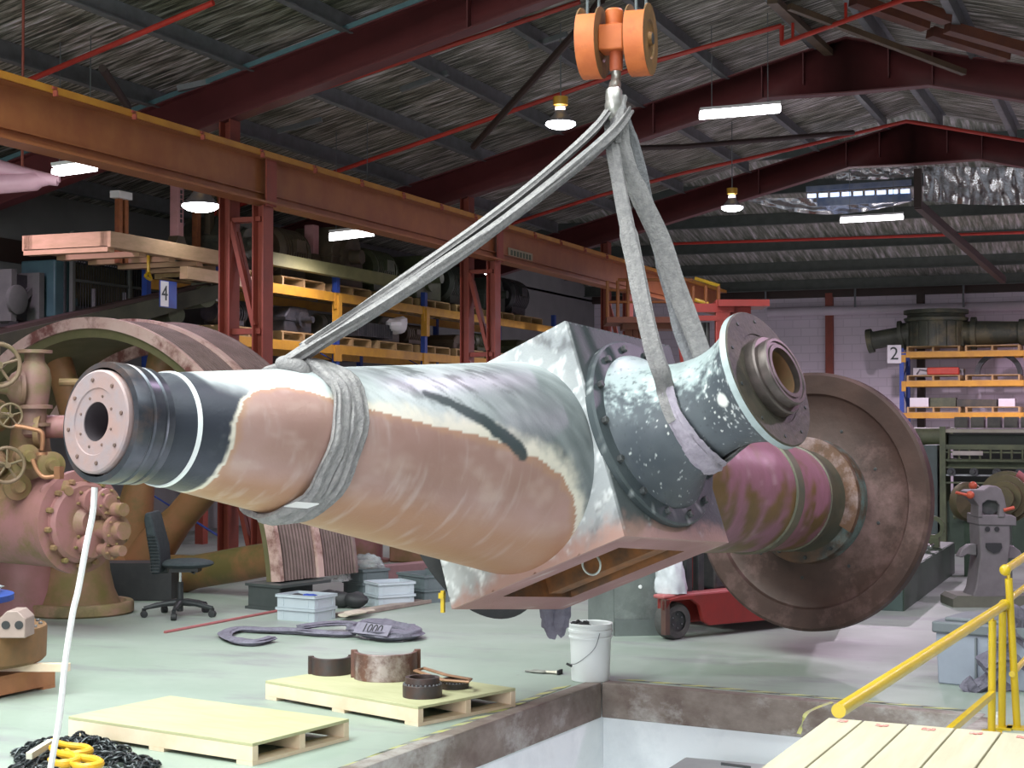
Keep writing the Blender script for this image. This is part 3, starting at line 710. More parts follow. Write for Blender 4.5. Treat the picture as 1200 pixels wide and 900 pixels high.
# --- big disc
m_disc=mat('rusted_disc_steel',(.042,.021,.017),(.068,.035,.028),3.0,.55,.3,.2,c3=(.15,.085,.08))
b=MB(); b.lathe([(5.84,.36),(5.86,.40),(5.87,.62),(5.86,.70),(5.852,.715),(5.832,.73),(5.825,.80),(5.82,.855),(5.835,.875),(5.90,.875),(5.92,.85),(5.94,.5),(5.96,.2),(5.96,0)],sA,a,160,False)
dc=b.build('disc_flange',m_disc,sh,smooth=25)
boltring(9,.52,-5.865,.012,.004,dc,black,sA,-a,h,u,.45,nm='bolt_hole',hexa=False)
# ------------------------------------------------------------------ hook block, wire ropes and slings
HD=8.3
hk=P(722,100,HD)
ha=(R*math.cos(math.radians(17))-Fh*math.sin(math.radians(17))).normalized()   # sheave axle
hp=ha.cross(Z).normalized()
hb=thing('hook_block','orange twin-sheave crane hook block with steel hook holding the slings','hook block',P(722,140,HD))
pxm=HD/FOC
c=P(722,46,HD)
m_discb=mat('grimy_sheave_face',(.20,.10,.035),(.12,.07,.03),8,.6,.2,c3=(.30,.14,.04))
for k,off in enumerate((-.128,.132)):
    cc=c+ha*off+V((0,0,-.012))
    b=MB(); r=.19
    # guard wrapping the lower and outer rim, open at the top
    b.ring(cc,ha,r*.93,r,-.052,.052,40,arc=(PI*.28,PI*1.72),ref=Z)
    g=b.build('sheave_guard',hookor,hb)
    b=MB(); b.lathe([(-.054,0),(-.054,r*.985),(-.046,r*.985),(-.04,r*.80),(.04,r*.80),(.046,r*.985),(.054,r*.985),(.054,r*.55),(.046,r*.5),(.046,r*.2),(.065,r*.18),(.065,0)],cc,ha,40,False)
    b.build('sheave',m_discb,hb)
b=MB(); b.cyl(c-ha*.2+V((0,0,-.01)),c+ha*.2+V((0,0,-.01)),.03,16); b.build('axle',dark,hb)
b=MB(); b.box(c-ha*.015,(.135,.15,.135),ax=(ha,hp,Z)); b.build('crosshead',hookor,hb,bevel=.008)
b=MB(); b.lathe([(.065,.05),(.075,.05),(.08,.046),(.15,.048),(.16,.04)],c-ha*.01,Z,24); b.build('swivel_nut',hookor,hb)
b=MB(); b.lathe([(-.06,.03),(-.075,.036),(-.165,.035),(-.17,.028)],c,Z,20); b.build('shank',mat('red_oxide_shank',(.50,.12,.05),(.42,.09,.04),8,.5),hb)
hz0=c+V((0,0,-.16))
b=MB(); b.tube([hz0,hz0+V((0,0,-.04)),hz0+V((0,0,-.08))+hp*.02,hz0+V((0,0,-.14))+hp*.05,hz0+V((0,0,-.21))+hp*.045,hz0+V((0,0,-.25))+hp*.0,hz0+V((0,0,-.24))-hp*.05,hz0+V((0,0,-.2))-hp*.075,hz0+V((0,0,-.155))-hp*.07],[.026,.026,.032,.045,.05,.05,.042,.03,.014],16,ell=(1,1),samp=5)
b.build('hook',mat('bright_hook_steel',(.60,.57,.55),(.42,.40,.38),14,.35,.8),hb)
b=MB(); b.bar(hz0+V((0,0,-.10))+hp*.028,hz0+V((0,0,-.16))-hp*.07,.03,.006); b.build('safety_latch',steel,hb)
wr=mat('wire_rope',(.16,.17,.18),(.09,.1,.1),60,.4,.6)
ztop=rz(c.x)-.5
labs=('wire rope rising from the outer edge of the orange hook block nearest the girder','wire rope behind the nut of the orange hook block','wire rope in front of the second orange sheave','wire rope at the outer edge of the second orange sheave')
for k,(off,dep) in enumerate(((-.128,-.14),(-.12,.14),(.132,-.14),(.14,.14))):
    p=c+ha*off+hp*dep*1.0; b=MB(); b.cyl(p+V((0,0,-.02)),V((p.x,p.y,ztop)),.0085,8); tag(b.build('wire_rope',wr),labs[k],'rope','crane wire ropes')
bowl=hz0+V((0,0,-.24))
# trolley beam of the crane above the frame carries the ropes
b=MB(); b.box((RX-.2,c.y,ztop+.25),(9.4,.34,.5)); struct(b.build('crane_bridge_beam',orange))
def flat(pts,r,e,up,samp=8,n=22,wr_=.0,seed=0):
    b=MB(); sp_=smooth([V(p) for p in pts],samp); m=len(sp_)
    b.tube(sp_,r,n,ell=e,up=up)
    for i,v in enumerate(b.v):
        j=i//n
        if j<m: b.v[i]=v+(v-sp_[j])*(wr_*nz((i%n*.9,j*.13,seed),1.0)+.16*math.cos((i%n)*2*PI/n*6+seed+.6*math.sin(j*.11+seed))-.05)
    return b
# sling one: hook -> choked round the tapered shaft
cs=1.02; rc=CR(cs)+.012
top=S(cs)+u*rc
ln=thing('lifting_sling','grey webbing sling from the hook choked round the narrow end of the shaft','sling',top)
p0=bowl+ha*.055+V((0,0,-.015)); p0b=bowl-ha*.015+V((0,0,.03)); pe=P(334,425,6.95)
dir_=(p0-pe).normalized(); fr=dir_.cross(hp).normalized()
nrm=dir_.cross(V(Fh)).normalized()
mid=lambda t,k: pe+(p0-pe)*t+nrm*k+V((0,0,-.05*math.sin(PI*t)))
b=flat([p0+V((0,0,.02)),mid(.93,-.02),mid(.75,-.028),mid(.5,-.026),mid(.25,-.02),mid(.1,-.01),pe+V((0,0,-.01))],[.062,.062,.060,.058,.058,.060,.066],(1,.5),[V(nrm)]*200,wr_=.25,seed=1)
b.build('front_strand',sling_m,ln,smooth=60)
b=flat([p0b+V((0,0,.03)),mid(.9,.055)-V(Fh)*-.03,mid(.7,.034)+V(Fh)*.03,mid(.5,.03)+V(Fh)*.03,mid(.25,.022)+V(Fh)*.02,mid(.05,.01)],[.044,.05,.048,.048,.05,.055],(1,.45),[V(nrm)]*200,wr_=.25,seed=3)
b.build('rear_strand',sling_m,ln,smooth=60)
for k,(ds_,th_,lab) in enumerate(((.0,.05,1),(.075,.045,0))):
    pts=[]
    for i in range(40):
        an=2*PI*i/40; s=cs+ds_+.035*math.sin(an*2+.5)+.035*math.cos(an)-.07*sst(2.2,3.1,an if an<PI else 2*PI-an); rr_=CR(s)+.010+.006*math.sin(an*9+k*2)
        pts.append(S(s)+(u*math.cos(an)+h*math.sin(an))*rr_)
    b=MB(); n=24; ups=[(p-sA)-a*(p-sA).dot(a) for p in pts]
    b.tube(pts,.056,n,closed=True,ell=(1,.34),up=ups)
    for i,v in enumerate(b.v): b.v[i]=v+ups[i//n].normalized()*(.010*nz((i%n*1.3,(i//n)*.25,k*5),1.0)+.005+.007*math.cos((i%n)*2*PI/n*7+k+.5*math.sin((i//n)*.3)))
    b.build('choke_wrap',sling_m,ln,smooth=60)
b=MB(); kx=P(340,427,6.93); b.tube([pe,kx,P(352,432,6.93),P(362,446,6.94)],[.055,.06,.06,.052],14,ell=(1,.6),samp=5); b.build('choke_eye',sling_m,ln,smooth=60)
b=MB(); q=[P(*p,6.62) for p in ((333,594),(347,589),(360,596),(344,599))]; b.prism([(0,0),(1,0),(1,1),(0,1)],q[0],q[2]-q[0],q[1]-q[0],V((0,0,.004))); b.build('white_label',white,ln,label='white printed label')
# sling two: basket round the flared neck
tw=1.0
nkp=lambda t,an,k=.012: K+en*t+(eu*math.cos(an)-a*math.sin(an))*(nk_r(t)+k)   # an: 0 top, + camera-left side
s2=thing('lifting_sling','grey webbing sling looped under the flared neck of the hub','sling',K+en*1.0)
hookp=bowl+V((0,0,-.03))
def strand(name,path,r,seed,e=(1,.45),wr_=.2,up=None,m=sling_m,samp=8):
    b=flat(path,r,e,up,samp=samp,wr_=wr_,seed=seed); b.build(name,m,s2,smooth=60)
def NH(px,py,k=.02):
    w=neck_hit(px,py)
    while w is None: px-=1; py-=2; w=neck_hit(px,py)
    n=(w-K-en*(w-K).dot(en)).normalized(); return w+n*k
front=[NH(783,458),NH(787,474),NH(795,492),NH(806,510),NH(818,526),NH(830,540),NH(838,549)]
nrm2=[]
top2=bowl+V((0,0,-.02))-ha*.03
fp0=[top2,P(719,180,8.22),P(730,240,8.12),P(744,310,8.0),P(756,370,7.88),P(766,410,7.82),P(774,435,7.80)]
strand('front_strand',fp0+front[:3],[.036]*3+[.044]*8,11,e=(1,.5),up=[V(Fh)]*300)
strand('wear_sleeve',front,[.040,.044,.046,.050,.058,.064,.062],13,e=(1,.42),wr_=.35,m=mat('lilac_wear_sleeve',(.40,.35,.42),(.30,.26,.32),20,.8,0,.4,bscale=60),up=[(p-K)-en*(p-K).dot(en) for p in smooth([V(q) for q in front],8)])
under=[front[-1]]+[nkp(1.04,an) for an in (2.6,2.9,3.3,3.8,4.3,4.8,5.3)]
w0=front[-1]-K; 
ra=lambda p: math.atan2(-(p-K).dot(a),(p-K).dot(eu))%(2*PI)
a0=ra(front[-1]); t0=(front[-1]-K).dot(en)
# the loop carries on under the neck and up its far side
sgn=1 if a0<PI else -1
def NA(an,t,k=.016): return K+en*t+(eu*math.cos(an)-a*math.sin(an))*(nk_r(t)+k)
end_an=0.75
tot=(a0-end_an) if False else None
seq=[a0+(2*PI-end_an-a0)*i/9 for i in range(10)]
und=[NA(an,t0+(1.06-t0)*min(1,i/3)) for i,an in enumerate(seq)]
strand('under_loop',und,.046,15,e=(1,.4),up=[(p-K)-en*(p-K).dot(en) for p in smooth([V(q) for q in und],8)])
rear=[P(831,440,8.16),P(821,410,8.2),P(798,350,8.28),P(775,285,8.32),P(750,230,8.3),P(733,185,8.28),top2+ha*.05+V((0,0,.02))]
strand('rear_strand',rear,[.046,.048,.05,.05,.05,.042,.036],17,e=(1,.42),up=[V(Fh)]*300)
rear2=[P(818,440,8.24),P(807,410,8.3),P(788,350,8.36),P(766,270,8.42),P(752,200,8.40),P(742,165,8.36),bowl+ha*.045+hp*.03]
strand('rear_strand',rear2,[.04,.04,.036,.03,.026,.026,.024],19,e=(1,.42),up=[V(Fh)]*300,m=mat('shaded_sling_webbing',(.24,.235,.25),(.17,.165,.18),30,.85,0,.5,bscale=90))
strand('hook_eye',[bowl+ha*.03+V((0,0,.09))-V(Fh)*.03,bowl+ha*.01-V(Fh)*.06+V((0,0,.02)),bowl-V(Fh)*.055+V((0,0,-.06)),P(722,168,8.24)],[.03,.038,.04,.03],21,e=(1,.5),samp=6)
# white tag line from the end flange
tl=[P(111,571,6.2),P(109,600,6.2),P(101,640,6.2),P(92,690,6.2),P(85,720,6.2),P(76,780,6.2),P(70,840,6.2),P(62,885,6.2),P(57,915,6.2),P(52,960,6.2)]
z_=fl(49,985); tl.append(V((tl[-1].x,tl[-1].y,.01))); b=MB(); b.tube(tl,.0125,8,samp=5); tag(b.build('tag_line_rope',mat('white_rope',(.82,.80,.80),(.74,.72,.72),40,.7)),'thin white rope hanging straight down from the end flange','rope')
# ------------------------------------------------------------------ things on the floor in front
def floor_rect(L,F_,R_,z):
    L,F_,R_=[fl(*q,z) for q in (L,F_,R_)]
    return L,F_,R_
def make_pallet(Lx,Ly,hh,m_top,label,loc,rot,group,nb=3,sheet=True,cat='pallet'):
    t=thing('timber_pallet',label,cat,(0,0,0),group)
    th=.016 if sheet else .018
    if sheet:
        b=MB(); b.box((0,0,hh-th/2),(Lx,Ly,th)); b.build('deck_sheet',m_top,t,bevel=.002)
    else:
        n=6; w=Ly/n*.78
        for k in range(n):
            b=MB(); b.box((0,-Ly/2+w/2+k*(Ly-w)/(n-1),hh-th/2),(Lx,w,th)); b.build('deck_board',m_top,t)
    bh=hh-th-.018
    for k in range(nb):
        y=-Ly/2+.02+k*(Ly-.04)/(nb-1)
        b=MB(); b.box((0,y,.018+bh/2),(Lx,.04,bh)); b.build('bearer',m_top if not sheet else bwood,t,bevel=.002)
    for k in range(3):
        x=-Lx/2+.05+k*(Lx-.1)/2
        b=MB(); b.box((x,0,.009),(.1,Ly,.018)); b.build('bottom_board',m_top if not sheet else bwood,t)
    t.location=loc; t.rotation_euler=(0,0,rot); t['_o']=list(loc)
    return t
def pal_from(F_,L_,R_,hh,m_top,label,group,ang):
    f0=fl(*F_,hh); ex,ey=rotz(ang)
    Lx=(fl(*L_,hh)-f0).length; Ly=(fl(*R_,hh)-f0).length*1.04
    c=f0-ex*(Lx/2)+ey*(Ly/2)
    return make_pallet(Lx,Ly,hh,m_top,label,(c.x,c.y,0),ang,group),c,ex,ey,Lx,Ly
A1=math.radians(-10.5); A2=math.radians(-19.5)
pl1=pal_from((296,871),(87,838),(402,843),.105,ply,'pale plywood-topped pallet with nothing on it, near the chain heap','floor pallets',A1)
pl2=pal_from((490,828),(321,796),(593,806),.105,ply,'pale plywood-topped pallet carrying bearing halves and rings','floor pallets',A2)
PH=.105
# bearing parts on the second pallet
m_bear=mat('rusty_bearing_shell',(.20,.10,.08),(.12,.065,.06),8,.5,.4,.1,c3=(.42,.36,.36))
m_bdark=mat('dark_rust_bearing',(.10,.055,.05),(.06,.055,.06),9,.5,.4,.1)
def shell(nm,pxy,ro,ri,hh,ref,arc,m,label,half_lip=True):
    c=fl(*pxy,PH); t=thing(nm,label,'bearing',c)
    b=MB(); b.ring(c,Z,ri,ro,0,hh,40,arc=arc,ref=ref); b.build('shell',m,t,smooth=30,bevel=.003)
    b=MB(); b.ring(c,Z,ri-.008,ri+.003,hh*.2,hh*.8,40,arc=(arc[0]+.05,arc[1]-.05),ref=ref); b.build('liner',mat('grey_white_metal',(.25,.25,.25),(.16,.16,.16),8,.4,.6),t,smooth=30)
    for an in arc:
        ax=V(ref); w_=ax.cross(Z); d=ax*math.cos(an)+w_*math.sin(an)
        d=(V(ref)*math.cos(an)+V(ref).cross(Z)*math.sin(an)); tg=d.cross(Z)
        b=MB(); b.box(c+d*((ri+ro)/2+.012)+V((0,0,hh*.5+.004)),(ro-ri+.012,.022,hh+.006),ax=(d,tg,Z)); b.build('joint_lip',m,t,bevel=.003)
    return t
shell('half_bearing',(388,789),.118,.095,.10,-Fh,(-1.75,1.35),m_bdark,'smallest dark half bearing shell at the far corner of the pallet')
shell('half_bearing',(452,794),.185,.160,.155,(-Fh-R*.25).normalized(),(-1.95,1.35),m_bear,'largest rusty half bearing shell with white scrape marks on the pallet')
def ringb(nm,pxy,R1,hh,label):
    c=fl(*pxy,PH); t=thing(nm,label,'bearing',c)
    b=MB(); b.lathe([(0,R1*.99),(hh*.62,R1),(hh*.64,R1*.97),(hh*.64,R1*.86),(hh,R1*.86),(hh,R1*.66),(0,R1*.66)],c,Z,40,False); b.build('outer_ring',m_bdark,t,smooth=30)
    for i in range(26):
        an=2*PI*i/26; p=c+V((math.cos(an),math.sin(an),0))*(R1*.925)+V((0,0,hh*.66)); b=MB(); b.sph(p,R1*.065,n=8,m=5); b.build('roller',steel,t)
    return t
ringb('roller_bearing',(495,816),.108,.105,'round dark roller bearing standing at the front edge of the pallet')
ringb('roller_bearing',(532,806),.085,.05,'low dark roller bearing lying beside the taller roller bearing')
c=fl(505,792,PH); b=MB(); pts=[fl(*q,PH+.06) for q in ((487,786),(497,783),(523,791),(551,796),(549,799),(520,797))]; b.tube(pts,.016,8,closed=True,ell=(1,.5),up=Z); b.build
tag(b.build('clamp_strap',mat('copper_brown_strap',(.40,.22,.13),(.28,.15,.09),8,.5,.3)),'thin copper brown hoop leaning on the bearings','strap')
# bucket
bc=fl(692,797); t=thing('plastic_bucket','white plastic bucket with wire handle at the corner of the pit','bucket',bc)
b=MB(); b.lathe([(0,.112),(.004,.118),(.25,.126),(.262,.128),(.264,.134),(.275,.135),(.277,.129),(.30,.130),(.302,.137),(.318,.137),(.320,.131),(.342,.132),(.344,.138),(.354,.138),(.356,.132),(.35,.127),(.02,.11),(.02,0)],bc,Z,56,True); b.build('body',whitep,t,smooth=30)
b=MB(); pts=[bc+R*(-.137*math.cos(q))+Fh*(-.14*abs(math.sin(q))*1.0-.01)+Z*(.31-.20*math.sin(q)*(1) ) for q in [PI*i/16 for i in range(17)]]
pts=[bc-Fh*.134+R*.05+Z*.305-R*0,bc-Fh*.15+R*.02+Z*.22,bc-Fh*.147-R*.04+Z*.16,bc-Fh*.125-R*.095+Z*.12,bc-R*.135-Fh*.04+Z*.105]
b.tube(pts,.0025,6,samp=6); b.build('wire_handle',steel,t)
b=MB(); b.cyl(bc-R*.148-Fh*.045+Z*.108,bc-R*.118-Fh*.062+Z*.095,.008,8); b.build('grip',black,t)
def chain_mesh(pts,w,r,m,name,parent=None,wob=0):
    b=MB(); 
    sp=[V(p) for p in pts]
    for i in range(len(sp)-1):
        p,q=sp[i],sp[i+1]; d=(q-p); L_=d.length; 
        if L_<1e-5: continue
        d.normalize(); s1,s2=perp(d); 
        an=(i%2)*PI/2+random.uniform(-.4,.4); s=s1*math.cos(an)+s2*math.sin(an); cc=(p+q)/2
        ring=[cc+d*(math.cos(k*PI/5)*L_*.78)+s*(math.sin(k*PI/5)*w) for k in range(10)]
        b.tube(ring,r,6,closed=True)
    return b
# chain poking out of the bucket
pts=[bc+V((-.05+.012*math.cos(k*2.1)-.03*math.sin(k*.9),-.05+.05*math.sin(k*1.3),.345+.012*math.sin(k*1.7))) for k in range(16)]
b=chain_mesh(pts,.014,.005,dark,'x'); tag(b.build('chain',dark),'black steel chain heaped over the rim of the white bucket','chain')
# brush on the floor
p,q=fl(616,786,.008),fl(655,788,.012); d=(q-p).normalized(); t=thing('flat_brush','flat brush with a white handle lying on the floor beside the bucket','brush',p)
b=MB(); b.tube([p,p+d*.05,p+d*.12,p+d*.15],[.016,.034,.034,.02],10,ell=(1,.3),up=Z,samp=3); b.build('grey_head',mat('grey_brush_head',(.30,.30,.27),(.2,.2,.18),20,.8),t)
b=MB(); b.tube([p+d*.14,p+d*.19,q],[.018,.022,.034],10,ell=(1,.4),up=Z,samp=3); b.build('handle',mat('cream_handle',(.70,.66,.55),(.6,.56,.46),8,.6),t)
b=MB(); b.box(q+d*.006+Z*.002,(.012,.07,.03),ax=(d,Z.cross(d),Z)); b.build('end_cap',black,t)
# heap of lifting chain with yellow hooks
cc=fl(75,893); t=thing('lifting_chain','heap of dark lifting chain with yellow hooks at the foot of the white rope','chain',cc)
random.seed(3)
zone=lambda: None
def heap(n,cx,cy,rx,ry,h0,seed):
    random.seed(seed); pts=[]; x,y,an=cx,cy,random.random()*6
    for i in range(n):
        an+=random.uniform(-.9,.9); x+=.032*math.cos(an); y+=.032*math.sin(an)
        if ((x-cx)/rx)**2+((y-cy)/ry)**2>1: an+=PI*.75; x+=.05*math.cos(an); y+=.05*math.sin(an)
        dd=max(0,1-((x-cx)/rx)**2-((y-cy)/ry)**2); pts.append(V((x,y,.010+h0*dd*random.uniform(.3,1.1))))
    return pts
m_chain=mat('oily_black_chain',(.035,.04,.045),(.07,.075,.08),20,.35,.6)
for k,(px_,py_,rx,ry,h0) in enumerate(((55,888,.17,.16,.07),(100,880,.22,.14,.06),(135,897,.24,.12,.04),(60,905,.2,.14,.05))):
    c=fl(px_,py_); b=chain_mesh(heap(95,c.x,c.y,rx,ry,h0,k+4),.017,.0058,m_chain,'c'); b.build('chain_leg',m_chain,t)
m_hook=mat('yellow_chain_hook',(.80,.42,.02),(.68,.34,.02),8,.4)
def chook(px0,px1,k):
    p,q=fl(*px0,.09),fl(*px1,.075); d=(q-p).normalized(); s=Z.cross(d).normalized(); l=(q-p).length
    b=MB(); b.tube([p,p+d*l*.25,p+d*l*.5+s*.02,p+d*l*.75+s*.06,p+d*l*1.0+s*.055,p+d*l*1.1-s*.0,p+d*l*.95-s*.045,p+d*l*.75-s*.05],[.014,.016,.018,.02,.02,.02,.016,.01],10,samp=4); b.build('hook',m_hook,t)
chook((62,868),(92,882),0); chook((78,880),(103,897),1); chook((60,876),(75,893),2)
b=MB(); p=fl(34,886,.08); q=fl(60,870,.10); b.bar(p,q,.03,.03); b.build('white_tag_end',mat('cream_handle',(.70,.66,.55)),t)
# round sling lying on the floor
def fsl(pp,r,z,e=(1,.35),samp=8,seed=0,wr_=.3):
    return flat([fl(*p)+V((0,0,z+ (p[2] if len(p)>2 else 0))) if False else fl(p[0],p[1])+V((0,0,z)) for p in pp],r,e,[Z]*400,samp=samp,wr_=wr_,seed=seed)
t=thing('round_sling','dark grey round sling stretched out on the floor behind the pallets','sling',fl(370,748))
b=fsl([(318,752),(296,757),(272,753),(264,746),(280,741),(310,742),(340,743),(370,745),(400,747),(415,746)],[.05,.055,.045,.05,.055,.055,.06,.062,.05,.045],.026,seed=31); b.build('loop_end',slingd,t,smooth=60)
b=fsl([(352,744),(385,740),(410,740),(425,743)],[.05,.055,.05,.045],.06,seed=33); b.build('upper_strand',slingd,t,smooth=60)
b=fsl([(412,744),(430,738),(452,741),(470,744),(484,747),(480,751),(455,752),(430,749),(414,746)],[.05,.075,.085,.085,.07,.07,.08,.07,.05],.05,e=(1,.5),seed=35); b.build('bunched_end',slingd,t,smooth=60)
p=fl(436,747,.0)
pe2=(fl(455,752)-fl(430,749)).normalized(); pu=(Z.cross(pe2)*.62+Z*.78).normalized(); pn=pe2.cross(pu); pc=fl(443,750.5)+Z*.085-Z.cross(pe2)*.055
b=MB(); b.prism([(-.17,-.045),(.17,-.045),(.17,.045),(-.17,.045)],pc,pe2,pu,pn*.006); b.build('printed_label',mat('lilac_sling_label',(.24,.22,.28),(.19,.175,.225),20,.85),t)
tx=text('1000',.10,pc+pn*.008,pe2,pu,black,'lettering',t,depth=.001)
# pallet with flanged brown casting, plastic and straps at the left edge
ang=math.radians(-4); ex,ey=rotz(ang); f0=fl(62,806); Lx,Ly=1.1,1.1; c=f0-ex*(Lx/2)-ey*(Ly/2-.02)
m_opal=mat('orange_brown_pallet_wood',(.42,.18,.08),(.34,.15,.07),6,.75)
make_pallet(Lx,Ly,.13,m_opal,'orange-brown timber pallet under the round brown casting',(c.x,c.y,0),ang+PI/2,'floor pallets',sheet=False)
b=MB(); p0=fl(81,782,.155); b.bar(p0,p0+V((-.75,-.28,0)),.055,.045); tag(b.build('timber_stick',bwood),'pale timber batten sticking out under the round brown casting','timber')
tc_=f0-ex*.40-ey*.36; zc=.18
t=thing('engine_casting','round brown machine casting with bolted blocks wrapped in clear plastic','casting',(tc_.x,tc_.y,zc))
m_cast=mat('brown_casting',(.24,.12,.05),(.17,.10,.045),6,.6,.2,.1)
o_=V((tc_.x,tc_.y,zc)); b=MB(); b.lathe([(0,.0),(0,.48),(.02,.5),(.19,.505),(.205,.5),(.205,.43),(.185,.42),(.185,0)],o_,Z,64); b.build('body',m_cast,t,smooth=30)
boltring(20,.465,.205,.013,.014,t,steel,o_,Z,X,Y,0,nm='flange_nut')
m_blk=mat('pinkish_grey_block',(.36,.27,.24),(.28,.21,.19),6,.6)
for (px_,py_,rot) in ((14,742,.0),(-28,742,.2)):
    q=onplane(px_,py_,V((tc_.x,tc_.y,0))-Fh*.36,Fh); b=MB(); b.prism([(-.075,-.08),(.075,-.08),(.075,.03),(.03,.075),(-.03,.075),(-.075,.03)],V((q.x,q.y,zc+.265)),R,Z,Fh*.18)
    bo=b.build('bearing_block',m_blk,t,bevel=.006)
    for sx in (-.035,.04):
        b=MB(); pp=V((q.x,q.y,zc+.26))+R*sx-Fh*.001; b.lathe([(0,.024),(.004,.024)],pp,-Fh,16); b.build('bore',black,bo)
b=MB(); b.lathe([(.19,.30),(.40,.32),(.42,.26)],o_-ex*.12,Z,40); b.build('cylinder_head',m_cast,t)
b=MB(); b.ring(o_-ex*.12,Z,.28,.40,.35,.385,48); b.build('blue_strap',mat('blue_strap',(.02,.06,.30),(.02,.05,.22),6,.6),t)
def plastic(nm,c,rx,ry,h0,seed,label,m,parent=None,group=None):
    b=MB(); n,k=34,14; vs=[];fs=[]; off=seed*3.7
    for i in range(k+1):
        th=PI*.5*i/k
        for j in range(n):
            ph=2*PI*j/n; q=V((math.sin(th)*math.cos(ph),math.sin(th)*math.sin(ph),math.cos(th))); d=1+.30*fbm(tuple(q),2.3,off)+.22*fbm(tuple(q),6,off+5)
            vs.append(V(c)+V((q.x*rx*d,q.y*ry*d,max(0,q.z*h0*d))))
    for i in range(k):
        for j in range(n): fs.append((i*n+j,(i+1)*n+j,(i+1)*n+(j+1)%n,i*n+(j+1)%n))
    b.add(vs,fs); o=b.build(nm,m,parent,smooth=20)
    if nm=='rag_bag': o.data.set_sharp_from_angle(angle=3.1)
    if parent is None: tag(o,label,'plastic sheet',group)
    return o
def f_pl(nt,N,L,bb):
    bb.inputs['Transmission Weight'].default_value=.75; bb.inputs['IOR'].default_value=1.15; bb.inputs['Base Color'].default_value=(.86,.93,.93,1)
    bumpn(N,L,bb,noi(N,L,mapv(N,L),22,5),.8,.02)
m_plast=nodemat('clear_plastic_film',f_pl,.15)
plastic('plastic_film',o_-ex*.14+V((0,0,.40)),.32,.32,.13,1,'',m_plast,t)
# stacked grey tubs
def make_tub(m,lab,loc,rot,group,Lx=.40,Ly=.30,hh=.17):
    t=thing('storage_tub',lab,'tub',(0,0,0),group)
    b=MB(); w=.012
    outer=[(-Lx/2+.012,-Ly/2+.012),(Lx/2-.012,-Ly/2+.012),(Lx/2-.012,Ly/2-.012),(-Lx/2+.012,Ly/2-.012)]
    b.box((0,0,.006),(Lx-.03,Ly-.03,.012))
    for sx,sy in ((1,0),(-1,0),(0,1),(0,-1)):
        if sx: b.box((sx*(Lx/2-.015),0,hh/2),(.008,Ly-.03,hh)); 
        else: b.box((0,sy*(Ly/2-.015),hh/2),(Lx-.03,.008,hh))
    b.build('body',m,t)
    b=MB()
    for sx in (1,-1): b.box((sx*(Lx/2-.008),0,hh-.012),(.016,Ly,.022))
    for sy in (1,-1): b.box((0,sy*(Ly/2-.008),hh-.012),(Lx,.016,.022))
    b.build('rim',m,t,bevel=.002)
    for sx in (1,-1):
        for sy in (1,-1):
            b=MB(); b.box((sx*(Lx/2-.075),sy*(Ly/2-.011),hh/2),(.012,.008,hh-.03)); b.build('rib',m,t)
            b=MB(); b.box((sx*(Lx/2-.011),sy*(Ly/2-.05),hh/2),(.008,.012,hh-.03)); b.build('rib',m,t)
    t.location=loc; t.rotation_euler=(0,0,rot); t['_o']=list(loc); return t
def tubstack(px_,rot,m,labs,hh,Lx,Ly,first=None):
    f0=fl(*px_); ex,ey=rotz(rot); c=f0-ex*(Lx/2)+ey*(Ly/2); out=[]
    for k,lab in enumerate(labs): out.append(make_tub(m,lab,(c.x,c.y,k*(hh-.002)),rot,'storage tubs',Lx,Ly,hh))
    return out,c
rt=math.radians(-8)
st1,c1=tubstack((369,730),rt,tubgrey,('light grey tub under the tub holding blue gloves','light grey tub holding blue and dark rags, behind the floor sling'),.105,.40,.30)
st2,c2=tubstack((443,713),math.radians(-38),tubgrey,('light grey tub under another, leaning by the clear plastic','light grey empty tub stacked above another, beside the dark tubs'),.108,.30,.36)
st3,c3=tubstack((497,708),math.radians(-30),tubdark,('dark grey tub at floor level behind the light tubs','dark grey tub topping the stack behind the light tubs'),.125,.44,.34)
st4,c4=tubstack((523,700),math.radians(-30),tubdark,('dark grey tub on the floor beneath the corner of the hub','dark grey tub stacked beneath the lowest corner of the hub'),.12,.34,.34)
st5,c5=tubstack((425,700),math.radians(-30),tubdark,('dark grey tub farthest back, under its twin and the plastic','dark grey tub farthest back carrying a clear plastic bag'),.125,.36,.30)
b=MB()
for k,(dx,dy,m) in enumerate(((-.08,.02,0),(.06,.04,1),(.1,-.05,0),(-.02,-.06,1))): pass
for k,(dx,dy,m,lab) in enumerate(((-.10,.03,black,'black rag in the front light grey tub nearest its far end'),(.02,.03,mat('blue_glove',(.02,.06,.36),(.02,.05,.28),8,.6),'blue glove lying in the front light grey tub'),(.11,-.02,mat('dark_green_rag',(.02,.05,.04),(.03,.06,.05),8,.8),'dark green rag in the front light grey tub'))):
    c=V((c1.x+dx,c1.y+dy,.165)); b=MB(); b.sph(c,.07,(1,.8,.55),12,8)
    for i,v in enumerate(b.v): b.v[i]=c+(v-c)*(1+.5*nz(tuple(v-c),16,k))
    tag(b.build('rag',m,smooth=40),lab,'rag')
plastic('plastic_sheet',fl(378,700)+V((0,0,.16)),.26,.22,.17,2,'crumpled clear plastic sheet heaped behind the front tubs',m_plast)
b=MB(); c=fl(388,712)
for k in range(3):
    q=c+V((-.05+.13*k,.02*k,.0)); b=MB(); b.sph(q+V((0,0,.07)),.11,(1,.8,.65),12,8)
    for i,v in enumerate(b.v): v2=q+(v-q)*(1+.35*nz(tuple(v-q),9,k+7)); v2.z=max(.002,v2.z); b.v[i]=v2
    tag(b.build('black_bag',black,smooth=40),('lumpy black bag below the plastic sheet near the front tubs','lumpy black bag in the middle below the plastic sheet','lumpy black bag below the plastic sheet by the stacked tubs')[k],'bag')
